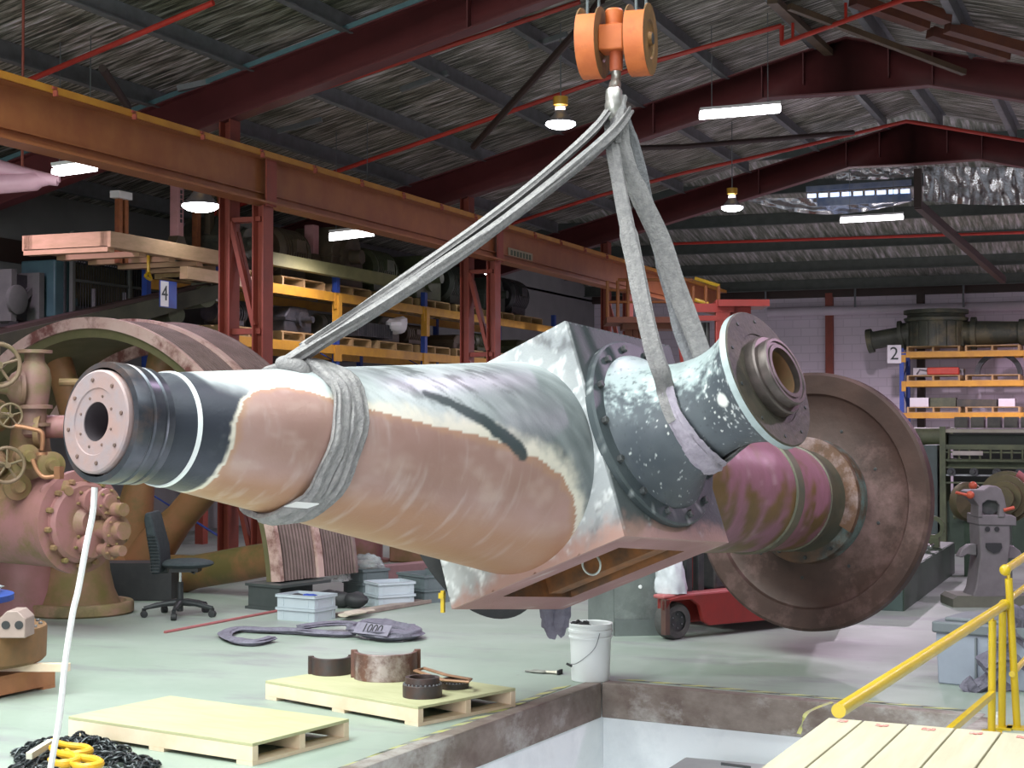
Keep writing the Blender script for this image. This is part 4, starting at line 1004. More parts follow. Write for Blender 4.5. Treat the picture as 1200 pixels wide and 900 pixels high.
plastic('plastic_sheet',V((c5.x,c5.y,.25)),.19,.15,.12,5,'clear plastic bag on top of the farthest dark tub',m_plast)
# timber offcut and flat bar in front of the tubs
p,q=fl(398,721,.02),fl(522,700,.02); b=MB(); b.bar(p,q,.12,.03); tag(b.build('timber_plank',mat('dirty_plank',(.36,.30,.25),(.25,.2,.18),7,.7,0,.1)),'dirty flat plank lying in front of the tub stacks','plank')
p=fl(402,721,.045); b=MB(); b.tube([p,p+(q-p)*.1+V((0,0,.005)),p+(q-p)*.26],[.05,.07,.035],10,ell=(1,.3),up=Z,samp=4); tag(b.build('paper_scrap',mat('pale_scrap',(.60,.52,.42),(.45,.38,.32),8,.7)),'pale crumpled scrap on the end of the dirty plank','scrap')
p,q=fl(193,741,.008),fl(330,715,.008); b=MB(); b.tube([p,q],.012,8); tag(b.build('steel_rod',mat('pink_rod',(.40,.12,.12),(.32,.1,.1),7,.6)),'thin red rod lying on the floor beside the chair','rod')
# office chair, seen from the side
cb=fl(211,722); t=thing('office_chair','dark office chair on five castors beside the pink machine','chair',cb)
m_fab=mat('navy_black_fabric',(.022,.030,.036),(.035,.045,.05),25,.9,0,.2)
m_cp=mat('black_chair_plastic',(.02,.023,.026),(.03,.033,.036),8,.4)
for k in range(5):
    an=math.radians(200+72*k)+PSI; d=V((math.cos(an),math.sin(an),0))
    b=MB(); b.tube([cb+V((0,0,.115)),cb+d*.14+V((0,0,.105)),cb+d*.29+V((0,0,.075))],[.028,.022,.017],10,samp=3); leg=b.build('leg',m_cp,t)
    w_=cb+d*.29; s_=perp(d)[0]; s_.z=0; s_.normalize(); b=MB(); b.lathe([(-.022,.02),(-.02,.028),(.02,.028),(.022,.02)],w_+V((0,0,.028)),s_,16); b.box(w_+V((0,0,.06)),(.02,.03,.03)); b.build('castor',black,leg)
b=MB(); b.cyl(cb+V((0,0,.04)),cb+V((0,0,.28)),.026,14); b.build('column_sleeve',m_cp,t)
b=MB(); b.cyl(cb+V((0,0,.27)),cb+V((0,0,.375)),.013,12); b.build('gas_lift',mat('chrome',(.7,.7,.72),(.6,.6,.62),5,.15,1),t)
b=MB(); sc_=cb+V((0,0,.43))+R*.05; b.sph(sc_,.225,(1.0,1.0,.19),28,12,ax=(R,Fh,Z)); b.build('seat',m_fab,t,smooth=60)
b=MB(); b.box(sc_+V((0,0,-.05)),(.22,.18,.03),ax=(R,Fh,Z)); b.tube([sc_+V((0,0,-.05)),sc_+R*.09-Fh*.12+V((0,0,-.07))],.008,8); b.build('seat_plate',m_cp,t)
b=MB(); p=sc_-R*.15+V((0,0,-.045)); b.tube([p,p-R*.07+V((0,0,.0)),p-R*.105+V((0,0,.08)),p-R*.12+V((0,0,.2))],.016,8,samp=4,ell=(2,1),up=Fh); b.build('back_bracket',m_cp,t)
q=sc_-R*.215
b=MB(); poly=[(-.03,-.10),(.035,-.10),(.045,.0),(.035,.12),(.0,.24),(-.03,.36),(-.055,.40),(-.085,.39),(-.09,.33),(-.07,.2),(-.045,.05)]
b.prism(poly,q-Fh*.2+V((0,0,.03)),R,Z,Fh*.4); b.build('backrest',m_fab,t,bevel=.02,smooth=60)
for k in range(12):
    z_=-.08+.026*k; b=MB(); b.box(q-Fh*.205+V((0,0,.03+z_))+R*(.0-.02*max(0,(k-5))/4),(.075,.006,.007),ax=(R,Fh,Z)); b.build('ribbed_edge',m_cp,t)
# raised timber deck close to the camera
zd=.92
corn=[fl(*q,zd) for q in ((970,841),(1200,860))]
d1=(corn[1]-corn[0]).normalized(); d2=V((-.02,-1,0)).normalized(); d2=(fl(890,900,zd)-corn[0]).normalized()
bw=(fl(1011,844,zd)-corn[0]).length*1.0
t=thing('timber_deck','raised deck of pale boards with red end stamps beside the yellow rails','deck',(corn[0].x+.4,corn[0].y-.5,0))
bws=[.0]+[ (fl(px_,py_,zd)-corn[0]).dot(d1) for px_,py_ in ((1011,845),(1064,849),(1120,853.5),(1174,858))]
bws.append(bws[-1]+ (bws[-1]-bws[-2])); bws.append(bws[-1]+bws[-1]-bws[-2]); bws.append(bws[-1]+bws[-1]-bws[-2])
m_deck=mat('pale_deck_board',(.50,.455,.335),(.43,.38,.27),5,.55,0,.06,stretch=(6,.6,1))
m_stamp=mat('red_stamp_ink',(.55,.10,.09),(.62,.35,.3),60,.7,thr=(.45,.6))
m_wl=mat('white_label_wear',(.75,.74,.70),(.66,.62,.5),30,.7)
LB=1.25
for k in range(len(bws)-1):
    o_=corn[0]+d1*(bws[k]+.002); w_=bws[k+1]-bws[k]-.0045
    b=MB(); b.prism([(0,0),(w_,0),(w_,-.03),(0,-.03)],o_,d1,Z,d2*LB); bd=b.build('deck_board',m_deck,t,bevel=.0015)
    random.seed(k+20)
    for jj in range(3):
        s0=o_+d1*(w_*(.36+.10*jj))+d2*(.030+.004*(jj%2)+ (0 if k!=0 else -.012))+V((0,0,.0008))
        b=MB(); b.prism([(0,0),(w_*.085,0),(w_*.085,.022),(0,.022)],s0,d1,d2,V((0,0,.0006))); b.build('red_stamp',m_stamp,bd)
for s in (.1,.6,1.1):
    b=MB(); p=corn[0]+d2*s+V((0,0,-.08)); b.bar(p+d1*.01,p+d1*(bws[-1]-.01),.05,.09); b.build('joist',bwood,t)
for s in (.12,1.08):
    for w_ in (.06,bws[-1]-.06):
        p=corn[0]+d2*s+d1*w_; b=MB(); b.bar(V((p.x,p.y,0)),V((p.x,p.y,zd-.12)),.05,.05,up=X); b.build('leg',bwood,t)
# yellow tube railing beyond the deck
RD=8.2
z1=on
def yrail():
    t=thing('yellow_guard_railing','bright yellow tube railing along the edge of the pit','railing',fl(1175,857))
    pe_=P(1177,709,RD)                       # ball end of the long rail
    vd=(V(Fh)*FOC+R*(1500-600)).normalized()
    zz_=pe_.z; near=fl(940,866,zz_)
    n2=pe_+(fl(978,836,zz_)-pe_)*.985
    b=MB(); b.tube([n2,pe_],.0245,16); b.sph(pe_,.03,n=14,m=9); b.build('top_rail',yelp,t)
    # lower rail of the same section
    p=P(1163,813,RD*.985); q=fl(1105,863,p.z); q=p+(fl(1120,850,p.z)-p)*1.8; b=MB(); b.bar(q,p,.03,.03); b.build('lower_rail',yelp,t)
    # second section going away
    p2=P(1178,668,RD); q2=P(1178,668,RD)+(fl(1200,653,p2.z)-p2).normalized()*1.9
    b=MB(); b.tube([p2,q2],.022,14); b.sph(p2,.03,n=14,m=9); b.build('top_rail',yelp,t)
    p3=P(1182,703,RD*1.0); q3=p3+(fl(1200,689,p3.z)-p3).normalized()*1.9; b=MB(); b.tube([p3,q3],.016,12); b.build('middle_rail',yelp,t)
    p4=P(1186,790,RD*1.0); q4=p4+(q3-p3); b=MB(); b.tube([p4,q4],.016,12); b.build('lower_rail',yelp,t)
    for (xt,yt,xb,dd) in ((1163,727,1162,RD*.985),(1175,716,1174,RD),(1182,678,1192,RD*1.0)):
        a_=P(xt,yt,dd); c_=fl(xb,493+1.6*FOC/dd); b=MB(); b.cyl(c_,a_,.0195,14); b.cyl(a_,a_+V((0,0,.05)),.009,10); b.build('post',yelp,t)
        b=MB(); b.box(c_+V((0,0,.005)),(.1,.1,.01)); b.build('base_plate',yelp,t)
yrail()
# bent yellow strip over the edge of the pit
b=MB(); q=[fl(1160,840,.012),fl(1060,831,.012),fl(978,823,.012),fl(945,838,.012)+V((0,0,-.01)),fl(945,838)+V((.01,-.03,-.12))]
b.tube([fl(975,823,.01),fl(958,829,.012),fl(944,837,.012),P(939,852,fl(944,837).dot(V(Fh))-.03),P(936,860,fl(944,837).dot(V(Fh))-.04)],.012,8,ell=(1,.25),up=V((0,-.5,.8)),samp=4); tag(b.build('yellow_strip',mat('hazard_yellow',(.70,.62,.06))),'bent yellow strip hanging over the edge of the pit','strip')
# grey metal box in the pit
c=P(845,893,8.9); t=thing('metal_cabinet','grey sheet metal cabinet standing down in the pit','cabinet',(c.x,c.y-.1,PD))
b=MB(); b.box((c.x+.02,c.y-.12,(c.z+PD)/2),(.5,.34,c.z-PD),rot=PSI-.42); b.build('body',mat('grey_sheet_metal',(.46,.48,.49),(.40,.42,.43),6,.45,.2),t,bevel=.01)
b=MB(); p=P(845,895,8.6); b.bar(p+V((0,0,.0)),p+R*.16+V((0,0,-.02)),.02,.012); b.build('top_handle',dark,t)
# grey case with a latch and sling cloth over its end
ca=math.radians(-13); ex,ey=rotz(ca); f0=fl(1099,801); Lx,Ly=.62,.42; c=f0+ex*Lx/2+ey*Ly/2
t=thing('storage_case','blue-grey plastic storage case with a chrome latch behind the railing','case',(c.x,c.y,0))
m_case=mat('blue_grey_case',(.33,.36,.44),(.28,.31,.38),4,.5); m_lid=mat('dark_grey_lid',(.17,.19,.21),(.14,.155,.17),5,.5)
b=MB(); b.prism([(-.5,0),(.5,0),(.52,.31),(-.52,.31)],c+ey*(-Ly/2),ex*Lx,Z,ey*Ly); b.build('body',m_case,t,bevel=.01)
b=MB(); b.box(c+V((0,0,.345)),(Lx*1.1,Ly*1.1,.07),ax=(ex,ey,Z)); b.box(c+V((0,0,.39)),(Lx*.9,Ly*.85,.03),ax=(ex,ey,Z)); b.build('lid',m_lid,t,bevel=.012)
b=MB(); b.box(c-ey*(Ly/2+.006)-ex*.07+V((0,0,.15)),(.012,.02,.29),ax=(ex,ey,Z)); b.build('seam_rib',m_lid,t)
b=MB(); b.box(c-ey*(Ly/2+.018)+ex*.06+V((0,0,.265)),(.11,.02,.055),ax=(ex,ey,Z)); b.build('latch',mat('chrome',(.7,.7,.72)),t,bevel=.004)
t=thing('round_sling','violet grey round sling heaped over the end of the storage case','sling',c+ex*.35)
for k,(pp,r) in enumerate((([(1143,800),(1136,808),(1150,812),(1180,806),(1210,808)],.055),([(1150,780),(1172,770),(1200,776),(1215,790)],.06),([(1165,752),(1180,740),(1196,745),(1215,760)],.06),([(1185,716),(1198,724),(1202,745),(1190,765)],.055),([(1140,806),(1165,790),(1172,760),(1186,730),(1205,715)],.045))):
    dd=9.35+.0*k; b=flat([P(x_,y_,dd+.02*i) for i,(x_,y_) in enumerate(pp)],r,(1,.5),[V(Z)-V(Fh)*.8]*300,wr_=.4,seed=50+k); b.build('sling_fold',slingd,t,smooth=60)
b=MB(); p=fl(1169,853); b.lathe([(0,.02),(.05,.02),(.06,.012),(.075,.012)],p+V((.0,0.05,0)),Z,16); tag(b.build('small_bottle',white),'tiny white bottle on the floor between the yellow posts','bottle')
# ------------------------------------------------------------------ half flywheel standing on the floor behind
FA=math.radians(35.5)                        # axle direction, right of the view axis
dW=14.9                                      # depth of its centre
wc=P(97,690,dW); fa=(Fh*math.cos(FA)+R*math.sin(FA)).normalized(); fr_=(R*math.cos(FA)-Fh*math.sin(FA)).normalized()
WR=318*dW/FOC*1.0; WW=.50
m_rim=mat('pink_cream_rim_paint',(.56,.40,.36),(.50,.33,.29),5,.6,0,.1,c3=(.16,.06,.05))
m_rin=mat('olive_inner_rim',(.10,.095,.04),(.14,.12,.06),4,.7)
m_gro=mat('striped_rim_paint',(.25,.175,.165),(.17,.12,.11),5,.6)
ft=thing('flywheel_half','large half flywheel with grooved pink rim standing on end behind the shaft','flywheel',V((wc.x,wc.y,0)))
zb=.235; drop=(wc.z-zb)
ae=math.asin(max(-1,min(1,drop/WR)))          # arc runs a little below the centre line
arc=(-PI/2-ae,PI/2+ae)
def warc(prof,nm,m,par,n=96,sm=20): 
    b=MB(); b.lathe(prof,wc,fa,n,False,arc,Z); return b.build(nm,m,par,smooth=sm)
b=MB(); b.ring(wc,fa,WR*.958,WR,0,.045,96,arc=arc,ref=Z); rim=b.build('rim_face',m_rim,ft,smooth=25)
b=MB(); b.ring(wc,fa,WR*.925,WR*.985,.03,WW*2,96,arc=arc,ref=Z); b.build('rim_barrel',m_rin,ft,smooth=25)
prof=[]; ng=11
for half in (0,1):
    t0=.045 if half==0 else WW+.05; t1=WW-.02 if half==0 else 2*WW-.03
    for k in range(ng):
        q=t0+(t1-t0)*k/ng; w_=(t1-t0)/ng; prof+=[(q,WR*.993),(q+w_*.5,WR*.993),(q+w_*.55,WR*.974),(q+w_*.95,WR*.974)]
    prof+=[(t1,WR*1.0),(t1+.07,WR*1.0)] if half==0 else [(t1,WR),(t1+.03,WR),(t1+.03,WR*.95)]
o=warc(prof,'grooved_tread',m_gro,ft,96,15)
o.data.materials.append(mat('dark_groove_bottom',(.05,.035,.03),(.035,.028,.025),6,.8))
for p_ in o.data.polygons:
    c_=p_.center+V(o['_o'])-wc; rad_=(c_-fa*c_.dot(fa)).length
    if rad_<WR*.9825: p_.material_index=1
b=MB(); b.ring(wc,fa,WR*.94,WR*1.003,WW-.025,WW+.045,96,arc=arc,ref=Z); b.build('centre_rib',m_rim,ft,smooth=25)
b=MB(); b.ring(wc,fa,WR*.88,WR*.945,WW*1.9,WW*2,96,arc=arc,ref=Z); b.build('inner_rib',m_rim,ft,smooth=25)
m_spk=mat('brown_spoke_paint',(.27,.115,.055),(.19,.105,.04),3,.55,0,.05,c3=(.12,.095,.03))
for an in (-62,-24,14,50,80):
    an=math.radians(an); d=Z*math.cos(an)+fr_*math.sin(an); b=MB(); p0=wc+fa*WW*.95+d*.25; p1=wc+fa*WW*.95+d*(WR*.94)
    b.tube([p0,p0+(p1-p0)*.5,p1],[.20,.155,.15],16,ell=(1,.8),up=fa,samp=4); b.build('spoke',m_spk,ft,smooth=60)
b=MB(); b.lathe([(WW*.3,.14),(WW*.3,.34),(WW*1.7,.34),(WW*1.7,.14)],wc,fa,24,False,arc=(-PI/2,PI/2),ref=Z); b.build('hub',m_spk,ft)
# steel stands under the rim ends
m_std=mat('dark_grey_stand',(.075,.085,.085),(.06,.07,.07),5,.5,.2)
for sg,lab in ((1,'dark grey steel beam stand under the flywheel end behind the front tubs'),(-1,'dark grey steel beam stand under the far end of the flywheel')):
    e=wc+fr_*(sg*WR*.965*math.cos(ae)); o_=V((e.x,e.y,0)); t=thing('flywheel_stand',lab,'stand',o_,'flywheel stands')
    for z_ in (.012,.208): 
        b=MB(); b.bar(o_-fa*.12+Z*z_,o_+fa*.5+Z*z_,.42,.024); b.build('flange',m_std,t)
    b=MB(); b.bar(o_-fa*.1+Z*.11,o_+fa*.48+Z*.11,.03,zb-.06); b.box(o_+Z*.11-fa*.1,(.36,.02,zb-.06),ax=(fr_,fa,Z)); b.build('web',m_std,t)
# dark bearers behind
b=MB(); p=P(105,668,14.2); q=P(205,668,14.2); b.bar(V((p.x,p.y,.17)),V((q.x,q.y,.17)),.3,.33); tag(b.build('steel_bearer',black),'dark steel bearer on the floor behind the pink machine pedestal','bearer')
p=fl(420,682); q=fl(560,668); b=MB(); b.bar(V((p.x,p.y,.07)),V((q.x,q.y,.07)),.2,.14); tag(b.build('steel_bearer',mat('pinkish_steel_bearer',(.30,.17,.17),(.24,.14,.14),5,.6)),'pinkish steel bearer on the floor behind the dark tubs','bearer')
# pink drum behind, between flywheel and shaft
p=P(428,640,18.0); b=MB(); t=thing('machine_cylinder','pink machine cylinder standing behind the flywheel, seen under the shaft','cylinder',V((p.x,p.y,0)))
b.lathe([(0,.28),(.03,.28),(.03,.2),(.75,.2),(.75,.28),(.8,.28)],V((p.x,p.y,0)),Z,28); b.build('barrel',pink,t)
b=MB(); b.box((p.x+.55,p.y+.2,.32),(.5,.4,.64)); b.build('valve_chest',olive,t,bevel=.02)
b=MB(); p=P(385,640,18.4); b.box((p.x,p.y,.4),(.25,.5,.8)); tag(b.build('machine_guard',olive,bevel=.02),'olive machine guard between the flywheel tread and the pink cylinder','guard')
# ------------------------------------------------------------------ pink compressor with valves and handwheels
MDp=11.6
mo=fl(85,722); 
mt=thing('steam_pump','pink and olive pump with bolted cylinder head, valves and handwheels','pump',mo)
def MP(px_,py_,dd=0.0): return P(px_,py_,MDp+dd)
axc=(R*.80-Fh*.60).normalized(); sidec=(R*.60+Fh*.80).normalized()
base=V((mo.x,mo.y,0))+Fh*.22-R*.0
b=MB(); b.lathe([(0,.42),(.015,.44),(.085,.44),(.10,.43),(.10,.38),(.07,.36)],base,Z,56,True); b.build('base_ring',mat('pink_olive_base',(.34,.19,.14),(.24,.19,.08),6,.6,0,.1,c3=(.15,.12,.05)),mt)
# flared pedestal
b=MB(); prof=[(.06,.36),(.12,.335),(.2,.30),(.35,.265),(.5,.25),(.62,.26),(.72,.30)]; 
b.lathe(prof,base-R*.02,Z,44,True); b.build('pedestal',olive,mt,smooth=50)
b=MB(); b.lathe([(0.02,.30),(.1,.27),(.5,.26),(.7,.3)],base-R*.42-Fh*.08,Z,36,True); b.build('pedestal_bulge',pink,mt,smooth=50)
# horizontal cylinder
cz=MP(98,612); cc=cz
cyR=.345
b=MB(); b.lathe([(-1.6,cyR),(-.10,cyR),(-.095,cyR+.005),(-.09,cyR+.035),(-.03,cyR+.035),(-.025,cyR-.01)],cc,axc,56,True); b.build('cylinder',pink,mt,smooth=30)
b=MB(); b.lathe([(-.03,.30),(.01,.30),(.03,.27),(.03,.12),(.06,.10),(.09,.08),(.09,0)],cc,axc,44,True); ch=b.build('cylinder_head',pink,mt,smooth=30)
boltring(14,.315,-.02,.022,.045,ch,olive,cc,axc,Z,sidec,.1,nm='nut')
for (dy,dz,rr,ll) in ((.0,.16,.10,.13),(-.02,-.16,.10,.14),(.12,.02,.055,.2)):
    o_=cc+sidec*dy+Z*dz; b=MB(); b.lathe([(.0,rr),(.03,rr),(.035,rr*.72),(ll-.03,rr*.66),(ll-.03,rr*.95),(ll,rr*.92),(ll,0)],o_,axc,24,True); vc=b.build('valve_cover',pink,mt,smooth=30)
    boltring(6,rr*.82,.03,.012,.025,vc,olive,o_,axc,Z,sidec,.3,nm='nut')
# two side valve bodies to the right of the head
for (px_,py_,rr,ll,m) in ((137,597,.075,.16,pink),(140,622,.10,.10,pink),(136,645,.06,.15,pink),(127,588,.085,.06,pink)):
    o_=MP(px_,py_,-.15); b=MB(); b.lathe([(-.2,rr*.7),(0,rr*.75),(0,rr*1.15),(.035,rr*1.15),(.04,rr*.7),(ll,rr*.65),(ll,0)],o_-axc*ll*.5,axc,24,True); vb=b.build('side_valve',m,mt,smooth=30)
    boltring(6,rr*.97,.036,.010,.022,vb,olive,o_-axc*ll*.5,axc,Z,sidec,.2,nm='nut')
# upper gate valve and pipework
gv=MP(40,452,.1)
b=MB(); b.lathe([(-.36,.085),(-.30,.085),(-.30,.125),(-.275,.125),(-.275,.09),(-.17,.09),(-.17,.135),(-.145,.135),(-.14,.1),(-.05,.115),(.05,.125),(.13,.11),(.18,.075),(.24,.07),(.24,.13),(.265,.13),(.265,0)],gv,Z,30,True); b.build('gate_valve',mat('olive_pink_valve',(.17,.105,.06),(.22,.115,.105),7,.6,0,.1,c3=(.13,.11,.045)),mt,smooth=30)
b=MB(); d=(-R*.85-Fh*.5).normalized(); o_=gv+V((0,0,-.02)); b.lathe([(.0,.07),(.09,.075),(.09,.14),(.12,.14),(.125,.13),(.16,.11),(.2,.05),(.34,.022)],o_,d,30,True); b.build('valve_bonnet',mat('olive_pink_valve',(.28,.17,.10)),mt,smooth=30)
def handwheel(c,ax,r,m,spk=5,nm='handwheel'):
    s1,s2=perp(ax); b=MB(); b.tube([c+(s1*math.cos(2*PI*i/28)+s2*math.sin(2*PI*i/28))*r for i in range(28)],r*.11,10,closed=True)
    for i in range(spk):
        an=2*PI*i/spk+.3; b.cyl(c,c+(s1*math.cos(an)+s2*math.sin(an))*r,r*.07,8)
    b.lathe([(-.03,r*.18),(.03,r*.18)],c,ax,12); b.build(nm,m,mt)
m_hw=mat('olive_handwheel',(.13,.10,.05),(.19,.12,.08),8,.5)
wax=(R*.55-Fh*.83).normalized()
handwheel(MP(-2,428,-.2),wax,.155,m_hw); handwheel(MP(8,545,-.25),wax,.125,m_hw); handwheel(MP(12,487,-.2),wax,.085,m_hw)
for (px_,py_) in ((-2,428),(8,545),(12,487)):
    b=MB(); p=MP(px_,py_,-.2); b.cyl(p,p-wax*.3,.022,10); b.build('valve_stem',m_hw,mt)
    b=MB(); q=p-wax*.26; b.lathe([(0,.07),(.05,.1),(.12,.1),(.16,.13),(.2,.13)],q,-wax,22,True); b.build('valve_gland',olive,mt,smooth=30)
# mid body behind the head
b=MB(); p=MP(35,520,.35); b.lathe([(0,.30),(.25,.28),(.42,.2),(.55,.15),(.8,.13)],V((p.x,p.y,.85)),Z,32,True); b.build('valve_tower',olive,mt,smooth=40)
b=MB(); p=MP(70,500,.2); b.cyl(p-R*.25,p+R*.35-Fh*.05,.085,22); b.build('steam_pipe',pink,mt)
b=MB(); p=MP(47,505,.1); b.cyl(p-R*.02,p+R*.02,.13,22); b.build('pipe_flange',olive,mt)
m_cu=mat('copper_pipe',(.36,.17,.09),(.28,.13,.07),9,.45,.5)
b=MB(); b.tube([MP(18,499,-.3),MP(35,502,-.3),MP(48,506,-.3),MP(50,515,-.3),MP(49,528,-.3)],.016,10,samp=5); b.build('copper_pipe',m_cu,mt)
b=MB(); b.tube([MP(38,538,-.3),MP(44,552,-.3),MP(52,559,-.3),MP(66,558,-.3)],.016,10,samp=5); b.build('copper_pipe',m_cu,mt)
b=MB(); b.box(MP(69,554,-.3),(.05,.05,.09)); b.build('pipe_fitting',m_cu,mt)
b=MB(); b.lathe([(0,.04),(.02,.04)],MP(49,530,-.3)-Z*.02,Z,12); b.build('pipe_fitting',m_cu,mt)
b=MB(); b.tube([MP(70,448,.3),MP(90,448,.3),MP(115,450,.3)],.03,10); b.build('upper_pipe',olive,mt)
for (px_,py_,r_) in ((58,545,.10),(30,535,.09),(75,575,.08),(18,570,.1),(55,575,.06)):
    p=MP(px_,py_,-.05); b=MB(); b.lathe([(-.15,r_*.6),(0,r_*.65),(.02,r_),(.06,r_),(.07,r_*.55),(.12,r_*.4),(.12,0)],p,wax,20,True); fb=b.build('valve_body',olive if r_>.07 else pink,mt,smooth=30)
# olive spoke-like arm with pale strap behind the chair
b=MB(); p=P(196,612,13.6); q=P(290,592,14.2)
# ------------------------------------------------------------------ pale pink pipes high at the left edge
m_pp=mat('pale_pink_pipe',(.78,.46,.56),(.70,.40,.50),4,.45)
dP=13.5
t=thing('branch_pipe','pale pink pipe pair meeting in a point under the crane girder','pipe',P(20,205,dP))
b=MB(); b.tube([P(-40,186,dP),P(0,197,dP),P(40,207,dP),P(68,212,dP)],[.075,.07,.06,.045],16); b.build('upper_pipe',m_pp,t)
b=MB(); b.tube([P(-40,220,dP),P(0,215,dP),P(42,212,dP),P(48,211,dP),P(70,210,dP)],[.09,.09,.085,.06,.03],16); b.build('lower_pipe',m_pp,t)
p=P(26,195,dP); b=MB(); b.cyl(p,V((p.x,p.y,rz(p.x)+.1)),.012,8); b.build('hanger_rod',colred,t)
# ------------------------------------------------------------------ dark boom in front of the racks
t=thing('conveyor_boom','long dark olive boom with a grimy end fitting, above the flywheel rim','boom',P(120,372,18.0))
p0,p1=on(-40,410,0,-11.7),on(243,343,0,-10.45)
m_boom=mat('dark_olive_boom',(.05,.05,.028),(.03,.032,.02),5,.6)
b=MB(); d=(p1-p0).normalized(); s=d.cross(Z).normalized(); b.prism([(0,-.22),(0,.10),(1,.09),(1,-.07)],p0,p1-p0,Z,s*.35); b.build('beam',m_boom,t)
b=MB(); b.bar(p0+V((0,0,.12)),p1+V((0,0,.10)),.4,.05); b.build('top_flange',mat('dark_brown_steel',(.05,.028,.024)),t)
b=MB(); b.box(p1+V((.02,0,0)),(.3,.3,.22)); b.lathe([(-.3,.13),(.3,.13)],p1-d*.2+Z*-.02,s,18); b.lathe([(-.2,.11),(.2,.11)],p1-d*.55+Z*-.16,s,18); b.build('end_fitting',mat('olive_end_fitting',(.11,.12,.07),(.07,.08,.05),7,.6),t)
b=MB(); b.tube([p1-d*.5+Z*-.2,p1-d*.3+Z*-.45,p1-d*.25+Z*-.8,p1-d*.1+Z*-1.1],.05,10,samp=4); b.build('hose',mat('olive_end_fitting',(.11,.12,.07)),t)
# ------------------------------------------------------------------ right side: machines near the back
# long green steel box
t=thing('steel_trough','long dark green steel box on the floor behind the disc','box',(-2.2,15.3,0))
xr=-1.985
for nm,c_,sz in (('side_panel',(xr,15.35,.16),(.02,3.6,.32)),('side_panel',(xr-.5,15.35,.16),(.02,3.6,.32)),('end_panel',(xr-.25,13.55,.16),(.5,.02,.32)),('end_panel',(xr-.25,17.15,.16),(.5,.02,.32)),('lid',(xr-.25,15.35,.315),(.5,3.6,.02))):
    b=MB(); b.box(c_,sz); b.build(nm,green if nm!='end_panel' else mat('teal_green_end',(.07,.11,.10),(.055,.09,.08),5,.5),t)
p=V((xr-.1,16.3,.33)); b=MB(); b.box(p+V((0,0,.05)),(.12,.12,.1)); b.ring(p+V((0,-.03,.2)),Y,.075,.115,0,.06,28); tag(b.build('eye_bracket',green2),'olive steel eye bracket standing on the green box','bracket')
b=MB(); p=V((xr-.15,15.7,.33))
for k in range(4): b.tube([p+V((.03*k-.05,.02*k,.02)),p+V((.04*k,.05,.07)),p+V((.05+.02*k,-.02*k,.05))],.014,8,samp=3)
tag(b.build('chrome_fitting',mat('chrome',(.7,.7,.72))),'small shiny fittings lying on the green box','fitting')
# grey pedestal machine
pd=fl(1158,712); 
t=thing('pedestal_machine','grey cast pedestal machine with forked head and red lever','machine',pd)
PD_=pd.dot(V(Fh))
def Q(px_,py_,dd=0.0): return P(px_,py_,PD_+dd)
def wq(px_): return px_*PD_/FOC
b=MB(); b.prism([(-.30,0),(.42,0),(.42,.07),(.38,.1),(-.26,.1),(-.30,.07)],pd,R,Z,Fh*.4); b.build('base_plinth',mat('olive_grey_plinth',(.13,.13,.10),(.10,.10,.08),6,.6),t)
z_=lambda y: 1.6-(y-493)/FOC*PD_
b=MB(); poly=[(1137,700),(1142,690),(1148,650),(1146,610),(1145,604),(1183,604),(1183,640),(1180,660),(1178,690),(1182,700)]
b.prism([((x_-1160)*PD_/FOC,z_(y_)) for x_,y_ in poly],Q(1160,493)-Z*1.6+Z*0+V((0,0,1.6))-V((0,0,1.6)),R,Z,Fh*.3) if False else b.prism([((x_-1160)*PD_/FOC,z_(y_)) for x_,y_ in poly],V((Q(1160,493).x,Q(1160,493).y,0)),R,Z,Fh*.3)
b.build('pedestal_body',castgrey,t,bevel=.012)
b0=V((Q(1160,493).x,Q(1160,493).y,0))
pp=lambda pl: [((x_-1160)*PD_/FOC,z_(y_)) for x_,y_ in pl]
b=MB(); b.prism(pp([(1144,604),(1144,585),(1149,572),(1142,588)] if False else [(1144,606),(1145,592),(1140,586),(1134,582),(1132,576),(1137,574),(1152,574),(1158,570),(1166,569),(1172,573),(1176,583),(1178,594),(1176,606),(1168,606),(1170,592),(1166,587),(1156,586),(1150,590),(1150,606)]),b0-Fh*.02,R,Z,Fh*.22); b.build('forked_head',castgrey,t,bevel=.008)
b=MB(); b.prism(pp([(1145,615),(1145,603),(1184,603),(1190,606),(1190,616)]),b0-Fh*.01,R,Z,Fh*.34); b.build('table_block',castgrey,t,bevel=.008)
b=MB(); b.prism(pp([(1154,636),(1172,636),(1173,641),(1170,646),(1163,648),(1157,645),(1154,641)]),b0-Fh*.012,R,Z,Fh*.05); b.build('throat_opening',black,t)
b=MB()
for px_ in (1157,1168): 
    b=MB(); b.lathe([(0,.022),(.006,.022)],Q(px_,620)-Fh*.004,-Fh,12); b.build('bolt_recess',black,t)
b=MB(); b.prism(pp([(1147,638),(1138,639),(1130,644),(1125,653),(1130,654),(1136,650),(1147,652)]),b0+Fh*.08,R,Z,Fh*.1); b.build('side_arm',castgrey,t,bevel=.008)
b=MB(); b.prism(pp([(1181,640),(1190,640),(1198,646),(1202,654),(1196,656),(1181,655)]),b0+Fh*.08,R,Z,Fh*.1); b.build('side_arm',castgrey,t,bevel=.008)
m_rl=mat('red_lever',(.50,.09,.04),(.40,.07,.03),7,.5)
b=MB(); b.cyl(Q(1120,577,-.05),Q(1137,581,-.05),.013,10); b.sph(Q(1137,580,-.05),.035); b.build('red_lever',m_rl,t)
b=MB(); b.cyl(Q(1176,598,-.02),Q(1188,595,.0),.016,10); b.build('red_lever',m_rl,t)
b=MB(); b.lathe([(0,.09),(.07,.09)],Q(1160,591,.0)+Fh*.02,Fh,20); b.build('arbor',dark,t)
